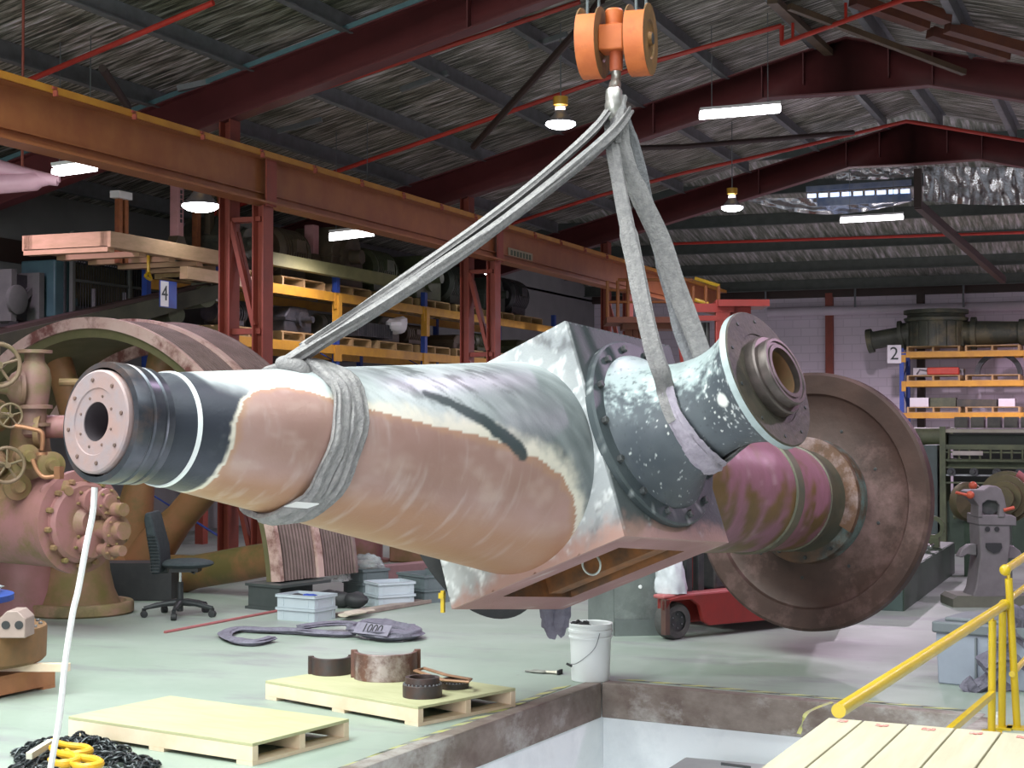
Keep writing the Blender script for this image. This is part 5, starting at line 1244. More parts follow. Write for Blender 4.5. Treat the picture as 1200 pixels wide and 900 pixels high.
# belt wheel and coupling behind the pedestal
t=thing('belt_pulley','olive stepped pulley with red guard strip behind the pedestal machine','pulley',V((Q(1172,590,1.6).x,Q(1172,590,1.6).y,0)))
c=Q(1172,585,1.6); ax=(-R*.40-Fh*.9).normalized(); b=MB(); b.lathe([(0,.0),(0,.10),(.1,.10),(.1,.16),(.2,.16),(.2,.22),(.32,.22),(.32,.255),(.42,.255),(.42,0)],c-ax*.2,-ax,40,True); b.build('stepped_cone',mat('olive_brass_pulley',(.13,.11,.05),(.09,.08,.05),6,.45,.3),t,smooth=25)
s1,s2=perp(ax); GA=60; b=MB(); b.tube([c-ax*.16+(s1*math.cos(q)+s2*math.sin(q))*.285 for q in [math.radians(GA-k*4) for k in range(12)]],.02,8,ell=(1.6,.5),up=ax); b.build('guard_strip',mat('red_guard',(.40,.10,.12),(.2,.07,.06),5,.5),t)
b=MB(); b.box((c.x,c.y,c.z/2-.12),(.2,.2,c.z-.24)); b.build('support_post',green,t)
t=thing('face_plate_wheel','dark olive round wheel behind the red lever','wheel',V((Q(1136,586,2.6).x,Q(1136,586,2.6).y,0)))
c=Q(1138,588,2.6); ax=(R*.30-Fh*.9).normalized(); b=MB(); b.lathe([(0,0),(0,.18),(.03,.20),(.09,.20),(.1,.18)],c,-ax,36,True); b.build('wheel',mat('olive_brass_pulley',(.13,.11,.05)),t)
b=MB(); b.box((c.x,c.y+.15,c.z/2),(.16,.16,c.z)); b.build('stand',green,t)
b=MB(); b.sph(Q(1140,569,1.6),.04); b.build('red_knob',m_rl,t)
# big dark green lathe across the back
LY=19.5; 
def LX(px_,py_=493,y=LY): return on(px_,py_,1,y).x
lt=thing('machine_lathe','big dark green machine with long rails and trays under the pallet rack','lathe',(LX(1160),LY+.4,0))
xa,xb=LX(1088),LX(1088)+3.3
zl=lambda py_: on(1140,py_,1,LY).z
def lb(nm,x0_,x1_,ya,yb,y,dy,m): 
    b=MB(); z0_,z1_=zl(yb),zl(ya); b.box(((x0_+x1_)/2,y+dy/2,(z0_+z1_)/2),(x1_-x0_,dy,z1_-z0_)); return b.build(nm,m,lt)
lb('bed',xa+.15,xb,588,700,LY+.1,.7,green)
lb('back_panel',xa+.2,xb,505,590,LY+.75,.1,mat('deep_green_panel',(.025,.035,.025),(.02,.028,.022),4,.6))
lb('headstock',LX(1082),LX(1098),522,690,LY,.6,mat('teal_green_head',(.06,.085,.085),(.05,.07,.065),5,.5))
lb('end_column',LX(1101),LX(1108),500,690,LY-.02,.5,green2)
for (ya,yb,dy,m) in ((503,507,.35,mat('pale_worktop',(.34,.33,.27),(.28,.27,.2),5,.5)),(521,527,.3,green2),(529,531,.05,green2),(538,541,.2,green2),(547,549,.06,green2),(556,558,.06,steel),(565,567,.05,green2)):
    lb('rail',LX(1108),xb,ya,yb,LY,dy,m)
lb('tray_back',LX(1110),xb,509,521,LY+.12,.3,mat('deep_green_panel',(.025,.035,.025)))
lb('gear_cover',LX(1108),xb,538,549,LY+.12,.2,green2)
for k in range(7):
    x=LX(1126)+k*.19; b=MB(); b.box((x,LY+.12,zl(495)),(.15,.26,.13)); b.box((x,LY-.012,zl(497)),(.13,.012,.05)); b.build('parts_tray',mat('grey_parts_tray',(.09,.09,.07),(.05,.05,.045),6,.6),lt)
for k in range(9):
    x=LX(1112)+k*.12; b=MB(); b.cyl((x,LY-.03,zl(538)),(x,LY-.03,zl(526)),.012,8); b.build('rail_post',green2,lt)
for k in range(5):
    x=LX(1115)+k*.26; b=MB(); b.lathe([(0,.05),(.03,.05),(.03,.025),(.07,.02)],V((x,LY-.03,zl(553))),-Y,14); b.build('hand_knob',dark,lt)
b=MB(); b.box((LX(1134),LY-.03,zl(531)),(.35,.03,.05)); b.build('data_plate',mat('pale_plate',(.4,.38,.34),(.3,.28,.25),5,.5),lt)
b=MB(); b.tube([V((LX(1118),LY-.08,zl(606))),V((LX(1130),LY-.1,zl(603))),V((LX(1148),LY-.06,zl(595)))],.03,10,samp=4); b.build('green_arm',green2,lt)
# olive drum in front of the blue upright
b=MB(); p=on(1090,512,1,22.5); b.lathe([(-.35,.0),(-.35,.13),(.35,.13),(.35,0)],p,X,20); b.box((p.x,p.y,p.z/2-.07),(.5,.3,p.z-.13)); t_=b.build('motor_drum',green2); tag(t_,'olive motor drum on a stand beside the disc rim','motor')
# ------------------------------------------------------------------ forklift
fk=thing('forklift','red forklift with tall mast parked behind the hub and disc','forklift',fl(840,745))
fw=fl(797,750); fd=(fl(888,731,.10)-fl(797,735,.10)); fd.z=0; fd.normalize(); fs=Z.cross(fd)    # fs: away to the left/back
fd=(R*.80+Fh*.60).normalized(); fs=Z.cross(fd)
def FB(nm,u0,u1,v0,v1,z0,z1,m,bev=.012,par=None):
    b=MB(); b.box(fw+fd*((u0+u1)/2)+fs*((v0+v1)/2)+Z*((z0+z1)/2),(abs(u1-u0),abs(v1-v0),z1-z0),ax=(fd,fs,Z)); return b.build(nm,m,par or fk,bevel=bev)
m_tyre=mat('worn_grey_tyre',(.10,.095,.09),(.06,.06,.06),9,.8,0,.2)
wr_=.135
for v0_ in (0.02,):
    b=MB(); c=fw+fd*.0+fs*v0_+Z*wr_; b.lathe([(0,.075),(0,wr_*.9),(.015,wr_),(.11,wr_),(.125,wr_*.9),(.125,.075)],c,fs,36,False); wl=b.build('tyre',m_tyre,fk)
    b=MB(); b.lathe([(.02,0),(.02,.03),(.012,.06),(.012,.082)],c,fs,24,False); b.build('hub',dark,wl); boltring(6,.05,-.012,.006,.008,wl,steel,c,-fs,Z,fd,0,nm='nut')
b=MB(); poly=[(-.16,.22),(-.16,.30),(.0,.325),(1.7,.325),(1.75,.07),(.28,.085),(.22,.12),(.18,.24),(.1,.29),(-.1,.29)]
b.prism(poly,fw-fs*.02,fd,Z,fs*.04); b.build('side_skirt',forkred,fk,bevel=.006)
FB('chassis',.6,1.7,.04,.9,.10,.30,forkred); FB('leg_inner',-.1,.7,.10,.14,.10,.30,forkred); FB('deck',-.16,.8,0,.12,.305,.335,mat('faded_red_deck',(.42,.12,.12),(.34,.1,.1),6,.5))
b=MB(); b.prism([(-.16,.05),(-.12,.05),(-.12,.305),(-.16,.305)],fw-fs*.02,fd,Z,fs*.05); b.build('front_plate',mat('brown_steel_plate',(.10,.05,.04),(.07,.04,.035),6,.6),fk)
FB('hood',.75,1.7,.1,.85,.33,.95,forkred,.03); FB('seat_block',.45,.75,.1,.85,.33,.62,dark,.02)
for u_,v_ in ((.18,.12),(.30,.12),(.22,.80)):
    FB('mast_channel',u_-.03,u_+.03,v_-.03,v_+.03,.33,1.9,dark,.004)
b=MB(); b.cyl(fw+fd*.26+fs*.3+Z*.33,fw+fd*.26+fs*.3+Z*1.8,.03,14); b.build('lift_ram',steel,fk)
# mast seen above the shaft
m1=lambda px_,py_: onplane(px_,py_,fw+fs*.25,fs)
fdp=fw.dot(V(Fh))+.55
def MQ(px_,py_,dd=0): return P(px_,py_,fdp+dd)
for (xa_,xb_,ya_,dd) in ((801,813,358,0.0),(838,855,352,.02)):
    a_=MQ((xa_+xb_)/2,ya_,dd); w_=(xb_-xa_)*fdp/FOC; b=MB(); b.box((a_.x,a_.y,(a_.z+.33)/2),(w_,.09,a_.z-.33),rot=PSI); b.build('mast_upright',forkred,fk,bevel=.004)
for (y0_,y1_,x0_,x1_) in ((356,366,803,860),(370,376,812,846)):
    a_=MQ(x0_,(y0_+y1_)/2,.0); c_=MQ(x1_,(y0_+y1_)/2,.0); b=MB(); b.bar(a_,c_,.06,(y1_-y0_)*fdp/FOC); b.build('mast_crossbar',forkred,fk)
b=MB(); a_=MQ(838,357,.1); c_=MQ(897,357,.1); b.bar(a_,c_,.4,.05); b.build('overhead_guard',forkred,fk)
b=MB(); a_=MQ(866,362,.1); b.box(a_+Z*-.03,(.16,.16,.16),rot=PSI); b.build('guard_bracket',forkred,fk)
b=MB(); a_=MQ(872,371,.1); b.box(a_,(.07,.06,.06),rot=PSI); b.build('hose_clamp',dark,fk)
a_=MQ(797,420,.2); b=MB(); b.bar(MQ(803,440,.2),MQ(797,388,.2),.05,.05); b.build('mast_brace',forkred,fk)
for px_ in (824,829): 
    b=MB(); a_=MQ(px_,378,.1); b.cyl(a_,V((a_.x,a_.y,.4)),.018,10); b.build('hydraulic_hose',dark,fk)
# clear bag of white rags standing on the forklift deck
p=fw+fd*.0+fs*.10+Z*.336; t=plastic('rag_bag',p,.12,.10,.30,9,'white plastic bag of rags standing on the forklift deck',mat('cloudy_white_bag',(.62,.64,.68),(.5,.52,.56),14,.35)); t['category']='bag'
# galvanised sheet panel standing in front of the forklift
gp=thing('sheet_metal_hopper','folded galvanised sheet hopper standing behind the bucket','hopper',fl(733,741))
m_gal=mat('galvanised_sheet',(.27,.30,.295),(.21,.235,.23),5,.38,.6,.05,c3=(.36,.39,.39))
g0=fl(690,738);g1=fl(720,745);g2=fl(775,744); up=lambda p,z_: V((p.x,p.y,z_))
zt_=.62
def plate(nm,p,q,z0_,z1_,m=m_gal,th=.006,zq=None):
    n=(q-p).cross(Z).normalized(); b=MB(); b.prism([(0,z0_),(1,z0_),(1,zq or z1_),(0,z1_)],V((p.x,p.y,0)),V((q.x-p.x,q.y-p.y,0)),Z,n*th); return b.build(nm,m,gp)
plate('narrow_panel',g0,g1,.0,zt_); plate('wide_panel',g1,g2,.1,zt_+.06); plate('skirt',g1-Fh*.03,g2-Fh*.03,0,.12,mat('dark_galvanised',(.22,.25,.25),(.18,.2,.2),5,.45,.5))
plate('rear_panel',g2,g2+(g0-g1),0,zt_); plate('rear_panel',g0,g2+(g0-g1),0,zt_)
b=MB(); b.lathe([(0,.015),(.006,.012)],g1+(g2-g1)*.55+Z*.36-Fh*.008,-Fh,12); b.build('white_rivet',white,gp)
# webbing loops hanging below the hub
t=thing('hanging_sling','grey webbing loops hanging beneath the far side of the hub','sling',P(652,742,9.2))
for k,(xx,w_) in enumerate((((645,650),.0),((660,650),.01))):
    b=flat([P(648+8*k,690,9.2),P(643+16*k,712,9.2),P(644+13*k,728,9.2),P(647+8*k,740,9.2),P(653,743,9.2)],[.05,.05,.045,.035,.03],(1,.4),[V(Fh)]*200,wr_=.3,seed=70+k); b.build('webbing_loop',slingd,t,smooth=60)
# ------------------------------------------------------------------ pallet racking
def rpal(lab,c,rot,L_=1.13,W_=1.0,m=oldwood,grp='rack pallets',src=[None]):
    if src[0] is None:
        t=thing('rack_pallet',lab,'pallet',(0,0,0),grp); hh=.13
        for k in range(6):
            b=MB(); b.box((0,-W_/2+.08+k*(W_-.16)/5,hh-.009),(L_,.13,.018)); b.build('top_board',m,t)
        for k in range(3):
            b=MB(); b.box((-L_/2+.02+k*(L_-.04)/2,0,.065),(.04,W_,.094)); b.build('bearer',m,t)
        for k in range(3):
            b=MB(); b.box((0,-W_/2+.05+k*(W_-.1)/2,.009),(L_,.1,.018)); b.build('bottom_board',m,t)
        src[0]=t; t.location=c; t.rotation_euler=(0,0,rot); t['_o']=list(c); return t
    return dup(src[0],c,rot,lab,grp)
def rack(nm,lab,o_,ex,ey,bays,bw,levels,depth,ztops,split=None):
    """o_: front corner on the floor; ex along, ey into the rack"""
    t=thing(nm,lab,'pallet rack',o_)
    for k in range(bays+1):
        for s in (0,depth):
            p=o_+ex*(bw*k)+ey*s; zt=ztops[k]
            b=MB(); b.box(p+Z*zt/2,(.09,.07,zt),ax=(ex,ey,Z)); b.build('upright',rackblue,t)
        b=MB(); z_=.2
        p=o_+ex*(bw*k)
        pts=[]
        while z_<ztops[k]-.1: pts.append(p+ey*(0 if len(pts)%2==0 else depth)+Z*z_); z_+=.55
        b.tube(pts,.015,6); b.build('upright_brace',rackblue,t)
    for z_ in levels:
        for s in (0,depth):
            for k in range(bays):
                p=o_+ex*(bw*k+.045)+ey*s+Z*z_; q=o_+ex*(bw*(k+1)-.045)+ey*s+Z*z_; b=MB(); b.bar(p,q,.05,.12); b.build('beam',rackyel,t)
                if s==0:
                    for e_ in (p,q):
                        b=MB(); b.box(e_-Z*.05-ey*.03,(.09,.03,.22),ax=(ex,ey,Z)); b.build('beam_connector',rackyel,t)
    return t
# back rack
BY=35.3
bo=on(1057,484,1,BY); bo=V((bo.x,BY,0)); ztb=on(1057,408,1,BY).z
lev=[on(1060,y_,1,BY).z for y_ in (416,450,487)]
rk=rack('pallet_rack','blue and yellow pallet rack with three loaded levels against the back wall',bo,X,Y,2,2.65,lev,.95,[ztb,ztb,ztb])
RPX=on(1066,484,1,BY).x
names=('behind the pallet rack sign','in the middle of the level','beside the next upright','in the second bay near the upright','in the second bay at the far end')
lv=('top','middle','lowest')
for li,z_ in enumerate(lev):
    for k in range(4):
        x=bo.x+.05+.62+1.24*k+(.1 if k>1 else 0); rpal('pallet on the %s level of the back rack, %s'%(lv[li],('nearest the number sign','second from the number sign','third from the number sign','farthest from the number sign')[k]),(x,BY+.5,z_+.06),0,grp='rack pallets')
# number sign
p=on(1048,415,1,BY-.06); t=thing('number_sign','white number sign on the end upright of the back rack','sign',p)
b=MB(); b.box(p,(.30,.01,.40)); b.build('plate',white,t); text('2',.40,p+V((0,-.008,.0)),X,Z,mat('black_ink',(.03,.05,.04),(.03,.04,.04),3,.6),'numeral',t)
b=MB(); b.box(p+V((.1,.03,0)),(.3,.04,.04)); b.build('bracket',rackblue,t)
top=lambda li: lev[li]+.06+.13
# big valve body on the top level
vx=on(1097,380,1,BY+.5).x; vz=top(0); t=thing('valve_casting','large dark olive valve body with two side pipes on top of the back rack','valve',(vx,BY+.5,vz))
m_v=mat('dark_olive_casting',(.075,.085,.055),(.05,.06,.045),4,.55,.1,.1,c3=(.14,.13,.07))
o_=V((vx,BY+.5,vz)); S_=1.0
H_=(on(1097,362,1,BY).z-vz)
b=MB(); b.lathe([(0,.42),(0,.62),(H_*.68,.62),(H_*.70,.68),(H_*.78,.70),(H_*.80,.63),(H_*.88,.62),(H_*.90,.70),(H_*1.0,.70),(H_,.0)],o_,Z,28,True); b.build('body',m_v,t,smooth=25)
for k in range(10):
    an=PI+PI*k/9; b=MB(); b.box(o_+V((.63*math.cos(an),.63*math.sin(an),H_*.33)),(.05,.05,H_*.64),rot=an); b.build('body_rib',m_v,t)
b=MB(); b.lathe([(.55,.26),(.72,.27),(.72,.33),(.80,.33),(.80,.20),(1.35,.20),(1.4,.22),(1.4,.27),(1.52,.27),(1.52,.15)],o_+Z*H_*.48,V((-1,0,-.16)),22,True); b.build('side_pipe',m_v,t,smooth=25)
b=MB(); b.lathe([(.55,.26),(.75,.27),(.75,.36),(.86,.36),(.86,.27),(1.75,.24),(1.75,.29),(1.95,.29),(1.95,.2)],o_+Z*H_*.35,V((1,0,0)),22,True); b.build('side_pipe',m_v,t,smooth=25)
def bx(nm,lab,cat,px0,px1,py0,py1,li,m,dy=.4,y=BY+.15,par=None,extra=None):
    a_=on(px0,py1,1,y); c_=on(px1,py0,1,y); z0_=top(li); b=MB(); b.box(((a_.x+c_.x)/2,y+dy/2,(z0_+c_.z)/2),(c_.x-a_.x,dy,c_.z-z0_)); o=b.build(nm,m,bevel=.006); tag(o,lab,cat); return o
bx('carton','white carton behind the red tool on the middle rack level','carton',1070,1092,431,440,1,white,y=BY+.45)
bx('carton','pale grey carton at the end of the red tool on the middle rack level','carton',1112,1129,432,440,1,mat('pale_grey_carton',(.4,.4,.4),(.35,.35,.35),5,.7),y=BY+.5)
a_=on(1087,436,1,BY+.25); c_=on(1124,436,1,BY+.25); zt_=top(1); t=thing('red_jack','red hydraulic jack lying on the middle level of the back rack','jack',(a_.x+.3,BY+.25,zt_))
b=MB(); b.box(((a_.x+c_.x)/2,BY+.25,zt_+.09),(c_.x-a_.x,.25,.16)); b.build('body',mat('bright_red_jack',(.55,.07,.03),(.45,.05,.03),6,.5),t,bevel=.02)
b=MB(); b.tube([V((a_.x,BY+.2,zt_+.1)),V((a_.x-.15,BY+.15,zt_+.12)),V((a_.x-.22,BY+.15,zt_+.02))],.02,8); b.cyl(V((a_.x,BY+.25,zt_+.16)),V((c_.x,BY+.25,zt_+.16)),.02,8); b.build('handle',steel,t)
c_=on(1170,440,1,BY+.35); b=MB(); b.ring(V((c_.x,BY+.35,zt_-.0)),Y,.40,.50,0,.2,36,arc=(-PI/2,PI/2),ref=Z); tag(b.build('half_hoop',dark),'dark half hoop standing on the middle level of the back rack','hoop')
bx('storage_box','white box on the lowest rack level nearest the blue upright','box',1066,1088,466,478,2,white)
bx('storage_box','white box on the lowest rack level at the far end of the bay','box',1170,1189,467,478,2,white)
bx('machine_part','flat dark green machine part between the white boxes','machine part',1090,1120,466,478,2,green2)
bx('machine_part','long dark machine part beside the flat green one on the lowest level','machine part',1121,1168,468,478,2,clutter)
# ------------------------------------------------------------------ left rack
RXL=-10.3
Ys=[on(px_,360,0,RXL).y for px_ in (262,380,497)]
bwL=(Ys[2]-Ys[0])/2
levL=[on(410,411,0,RXL).z,on(410,351,0,RXL).z]
lo=V((RXL,Ys[0],0))
rl=rack('pallet_rack','long blue and yellow pallet rack behind the crane columns',lo,Y,V((-1,0,0)),4,bwL,[.9]+levL,1.1,[3.55]*5)
for k in range(5):
    b=MB(); p=lo+Y*(bwL*k); b.box(p+Z*(levL[1]-.18)+X*.02,(.10,.10,.42)); b.build('upright_sleeve',rackyel,rl)
random.seed(11)
nmz=('nearest the camera','second along','third along','fourth along','fifth along','sixth along','seventh along','farthest along')
for li,z_ in enumerate(levL):
    for k in range(8):
        y=lo.y+.66+k*(bwL*4-.3)/8.0
        rpal('pallet on the %s level of the long rack, %s'%(('lower','upper')[li],nmz[k]),(RXL-.55,y,z_+.06),PI/2,grp='rack pallets')
# number sign on the left rack
p=on(197,345,0,RXL+.05); t=thing('number_sign','small white and blue number sign on the long rack','sign',p)
b=MB(); b.box(p,(.012,.32,.30)); b.build('plate',rackblue,t); b=MB(); b.box(p+V((.004,-.08,0)),(.012,.15,.28)); b.build('white_panel',white,t); text('4',.24,p+V((.012,-.08,0)),Y,Z,mat('black_ink',(.03,.05,.04)),'numeral',t)
# assorted machinery on the rack
def motor(lab,c,r,l,ax,m,grp=None):
    t=thing('electric_motor',lab,'motor',(c[0],c[1],c[2]),grp); c=V(c); o_=c+Z*(r+.04); ax=V(ax); s1=ax.cross(Z)
    prof=[(-l/2,r*.3),(-l/2,r*.85),(-l*.42,r)]
    for k in range(10): q=-l*.4+l*.8*k/10; prof+=[(q,r),(q+l*.04,r),(q+l*.045,r*.9),(q+l*.078,r*.9)]
    prof+=[(l*.42,r),(l/2,r*.85),(l/2,0)]
    b=MB(); b.lathe(prof,o_,ax,20,True); b.build('finned_body',m,t,smooth=20)
    b=MB(); b.cyl(o_+ax*l/2,o_+ax*(l/2+.15),r*.16,10); b.build('shaft',steel,t)
    b=MB(); b.box(o_-Z*(r*.75),(l*.8,r*1.5,.5*r),ax=(ax,s1,Z)); b.build('foot',m,t)
    b=MB(); b.box(o_+s1*r*.95+Z*r*.2,(l*.3,r*.35,r*.5),ax=(ax,s1,Z)); b.build('terminal_box',m,t)
    return t
def gearbox(lab,c,w,d,hh,m):
    t=thing('gear_case',lab,'gear case',c); c=V(c)
    b=MB(); b.prism([(-w/2,0),(w/2,0),(w/2,hh*.55),(w*.32,hh),(-w*.28,hh),(-w/2,hh*.6)],c-X*d/2,Y,Z,X*d); b.build('case',m,t,bevel=.02)
    b=MB(); b.lathe([(0,hh*.3),(.06,hh*.3),(.06,hh*.12),(.22,hh*.12)],c+X*d/2+Z*hh*.5,X,20,True); b.build('bearing_cap',m,t)
    b=MB(); b.box(c+Z*hh*.5,(d*1.06,w*1.06,.04)); b.build('joint_flange',m,t)
    return t
def coil(lab,c,r,hh,m):
    t=thing('cable_coil',lab,'coil',c); c=V(c)
    for k in range(3): 
        b=MB(); b.tube([c+V((r*math.cos(q),r*math.sin(q),hh*(k+.5)/3)) for q in [2*PI*i/30 for i in range(30)]],hh/6*1.1,8,closed=True); b.build('turn',m,t)
    return t
zU=levL[1]+.195; zL=levL[0]+.195
places=('above the first bay','beside the first crane column','behind the sloping sling','over the second bay','by the blue and yellow upright','before the second crane column','behind the second crane column','at the far end')
cl2=mat('dark_green_grime',(.05,.06,.045),(.035,.045,.035),8,.55,.2); cl3=mat('brown_grime',(.10,.075,.045),(.07,.055,.035),8,.6,.1)
mm=[clutter,cl2,cl3,dark,green2]
for k in range(8):
    y=lo.y+.75+k*1.33
    if k%2==0: gearbox('dark gear case on the upper rack level '+places[k],(RXL-.5,y,zU),.9,.7,.5+.35*random.random(),mm[k%5])
    else: motor('grimy electric motor on the upper rack level '+places[k],(RXL-.5,y,zU),.26+.12*random.random(),.8,(0,1,0),mm[(k+1)%5])
for k in range(8):
    y=lo.y+.8+k*1.33
    if k%2: gearbox('dark gear case on the lower rack level '+places[k],(RXL-.5,y,zL),.7,.6,.22+.2*random.random(),mm[(k+2)%5])
    else: motor('grimy electric motor on the lower rack level '+places[k],(RXL-.5,y,zL),.15,.7,(0,1,0),mm[(k+3)%5])
# finned heat exchanger and white rag on the lower level
p=on(428,386,0,RXL-.2); t=thing('finned_cooler','long dark finned cooler on the lower rack level behind the sling','cooler',(p.x,p.y,zL))
b=MB(); b.box((p.x,p.y,zL+.12),(.28,1.1,.06)); b.build('tube_core',dark,t)
for k in range(22):
    b=MB(); b.box((p.x+.02,p.y-.52+k*.05,zL+.13),(.3,.012,.2)); b.build('fin',dark,t)
p=on(466,384,0,RXL+.0); b=MB(); b.sph(p+Z*.02,.22,(.6,1,.55),12,8)
for i,v in enumerate(b.v): b.v[i]=p+(v-p)*(1+.5*nz(tuple(v-p),7,3))
tag(b.build('white_cloth',white,smooth=30),'white cloth lying over the end of the finned cooler','cloth')
# tall thin things standing on the rack: channels, pink machine columns, pipes
def pinkcol(lab,px_,pyt,pyb,xx,w_,holes):
    p=on(px_,pyb,0,xx); zt_=on(px_,pyt,0,xx).z; t=thing('slotted_post',lab,'post',p)
    b=MB(); b.box((p.x,p.y,(p.z+zt_)/2),(w_,w_,zt_-p.z)); b.build('shaft',mat('pink_column',(.50,.25,.26),(.40,.2,.2),6,.55),t,bevel=.01)
    b=MB(); b.prism([(-w_*1.15,0),(w_*1.15,0),(w_*.52,w_*1.1),(-w_*.52,w_*1.1)],p-X*w_*.55,Y,Z,X*w_*1.1); b.build('gusset_foot',mat('brown_grime',(.10,.075,.045)),t)
    for k in range(holes):
        b=MB(); b.box((p.x+w_/2+.003,p.y,p.z+w_*2.6+(zt_-p.z-w_*3)*k/holes),(.006,w_*.3,w_*.35)); b.build('slot',black,t)
    return t
pinkcol('tall slotted pink machine column standing on the timber skid',207,215,290,RXL-.4,.12,7)
pinkcol('shorter pink machine column on the rack beside the fluorescent batten',365,264,312,RXL-.4,.15,0)
for k,(px_,pyt,pyb,w_,m,lab) in enumerate(((138,232,295,.05,rust_or,'rusty channel post with a white cap on the timber skid'),(145,232,295,.05,rust_or,'rusty channel post beside its white-capped twin on the skid'),(229,222,292,.06,rust_or,'rusty upright angle behind the slotted pink column'),(244,226,294,.07,cl3,'brown upright bar in front of the glowing bell lamp'),(257,224,296,.05,rust_or,'thin rusty upright bar nearest the first crane column'),(267,250,298,.04,cl3,'short brown upright bar beside the first crane column'),(408,285,325,.05,rust_or,'thin rusty post under the fluorescent batten'),(376,270,320,.05,cl3,'brown post beside the shorter pink column'))):
    p=on(px_,pyb,0,RXL-.45); q=on(px_,pyt,0,RXL-.45); p.z-=.13; b=MB(); b.box((p.x,p.y,(p.z+q.z)/2),(w_,w_,q.z-p.z)); b.box((p.x+w_*.6,p.y,(p.z+q.z)/2),(w_*.4,w_*1.3,(q.z-p.z))); tag(b.build('steel_post',m),lab,'post')
p=on(142,229,0,RXL-.42); b=MB(); b.box(p,(.12,.25,.08)); tag(b.build('white_cap_plate',white),'white cap plate across the two rusty channel posts','plate')
# timber skid on the rack nearest the camera
p=on(196,300,0,RXL-.3); t=thing('timber_skid','large pale timber skid overhanging the near end of the long rack','skid',p)
a_=on(126,303,0,RXL+.05); c_=on(185,301,0,RXL+.05); e_=on(268,310,0,RXL+.05)
m_sk=mat('pink_tinged_timber',(.52,.33,.20),(.42,.28,.15),5,.7,stretch=(1,1,4))
yl0,yl1=a_.y-.0,e_.y
b=MB(); b.box((RXL+.02,(yl0+yl1)/2,3.52),(.14,yl1-yl0,.17)); b.build('long_beam',m_sk,t,bevel=.005)
b=MB(); b.box((RXL-1.0,(yl0+yl1)/2,3.52),(.14,yl1-yl0,.17)); b.build('long_beam',m_sk,t,bevel=.005)
b=MB(); b.box((RXL-.5,yl0+.05,3.52),(1.1,.1,.17)); b.build('end_beam',m_sk,t,bevel=.005)
for k in range(5):
    y=yl0+.06+k*(yl1-yl0-.12)/4; b=MB(); b.box((RXL-.5,y,3.42),(1.1,.12,.06)); b.build('cross_board',m_sk,t)
b=MB(); b.box((RXL+.03,yl1-.1,3.45),(.16,.05,.35)); b.build('blue_strap',rackblue,t)
b=MB(); p0=on(215,333,0,RXL+.1); p1=on(292,326,0,RXL+.1); b.bar(V((RXL+.1,p0.y,3.28)),V((RXL+.1,p1.y+.2,3.28)),.1,.14); tag(b.build('timber_beam',m_sk),'pale timber beam below the skid at the end of the long rack','timber')
# long green timber / steel beams behind columns
a_=on(318,312,0,RXL+.12); c_=on(470,345,0,RXL+.12); b=MB(); b.bar(V((RXL+.08,a_.y,3.62)),V((RXL+.08,c_.y,3.62)),.12,.16); tag(b.build('long_timber',mat('greenish_timber',(.24,.24,.10),(.19,.19,.08),5,.7)),'long greenish timber lying along the upper rack level','timber')
# left-wall machines
WX=-12.2
t=thing('teal_cabinet','teal machine cabinet against the wall above the flywheel','cabinet',on(57,362,0,WX))
a_=on(44,372,0,WX);c_=on(66,308,0,WX); b=MB(); b.box((WX,(a_.y+c_.y)/2,(a_.z+c_.z)/2),(.5,c_.y-a_.y,c_.z-a_.z)); b.build('body',teal,t,bevel=.02)
b=MB(); e_=on(78,366,0,WX); b.prism([(c_.y,a_.z-.1),(e_.y+.1,a_.z-.1),(e_.y,a_.z+.12),(c_.y+.15,a_.z+.3),(c_.y,a_.z+.35)],V((WX-.2,0,0)),Y,Z,X*.4); b.build('base_casting',teal,t,bevel=.01)
b=MB(); b.box((WX+.26,(a_.y+c_.y)/2,(a_.z+c_.z)/2),(.02,.03,c_.z-a_.z)); b.build('door_seam',dark,t)
t=thing('press_frame','grey machine frame with a round cover at the left wall','frame',on(25,370,0,WX))
y0_=on(4,350,0,WX).y; y1_=on(42,350,0,WX).y; zf0=on(20,378,0,WX).z; zf1=on(20,318,0,WX).z
mf=mat('grey_green_frame',(.13,.14,.125),(.10,.11,.10),5,.6)
for y in (y0_,y1_-.08): b=MB(); b.box((WX,y,(zf0+zf1)/2),(.3,.09,zf1-zf0)); b.build('frame_post',mf,t)
b=MB(); b.bar(V((WX,y0_,zf0)),V((WX,y1_,zf1-.1)),.1,.07); b.build('diagonal',mf,t)
b=MB(); p=on(23,351,0,WX+.2); b.lathe([(0,.17),(.04,.17),(.05,.15),(.05,0)],p-X*.06,X,26,True); b.build('round_cover',mf,t)
b=MB(); b.box((WX-.1,(y0_+y1_)/2,(zf0+zf1)/2),(.15,(y1_-y0_)*.8,(zf1-zf0)*.9)); b.build('body_casting',dark,t)
t=thing('strapped_drum','olive drum lying behind two pale strap bands above the flywheel','drum',on(108,345,0,WX))
p=on(105,332,0,WX); b=MB(); b.lathe([(-.55,.0),(-.55,.27),(.55,.27),(.55,0)],p-Z*.05,Y,26,True); b.build('barrel',mat('dark_olive_drum',(.13,.11,.05),(.09,.08,.04),5,.6),t)
m_band=mat('pale_lilac_band',(.46,.42,.48),(.4,.37,.42),5,.5)
for dy in (-.3,.32):
    b=MB(); b.ring(p-Z*.05+Y*dy,Y,.29,.305,-.1,.1,30,arc=(-.3,PI*.55),ref=Z); b.build('strap_band',m_band,t)
    b=MB(); b.cyl(p+Y*dy+X*.28-Z*.1,p+Y*dy+X*.28-Z*.65,.025,8); b.build('strap_leg',m_band,t)
b=MB(); b.box(p-Z*.5,(.5,1.3,.35)); b.build('cradle',dark,t)
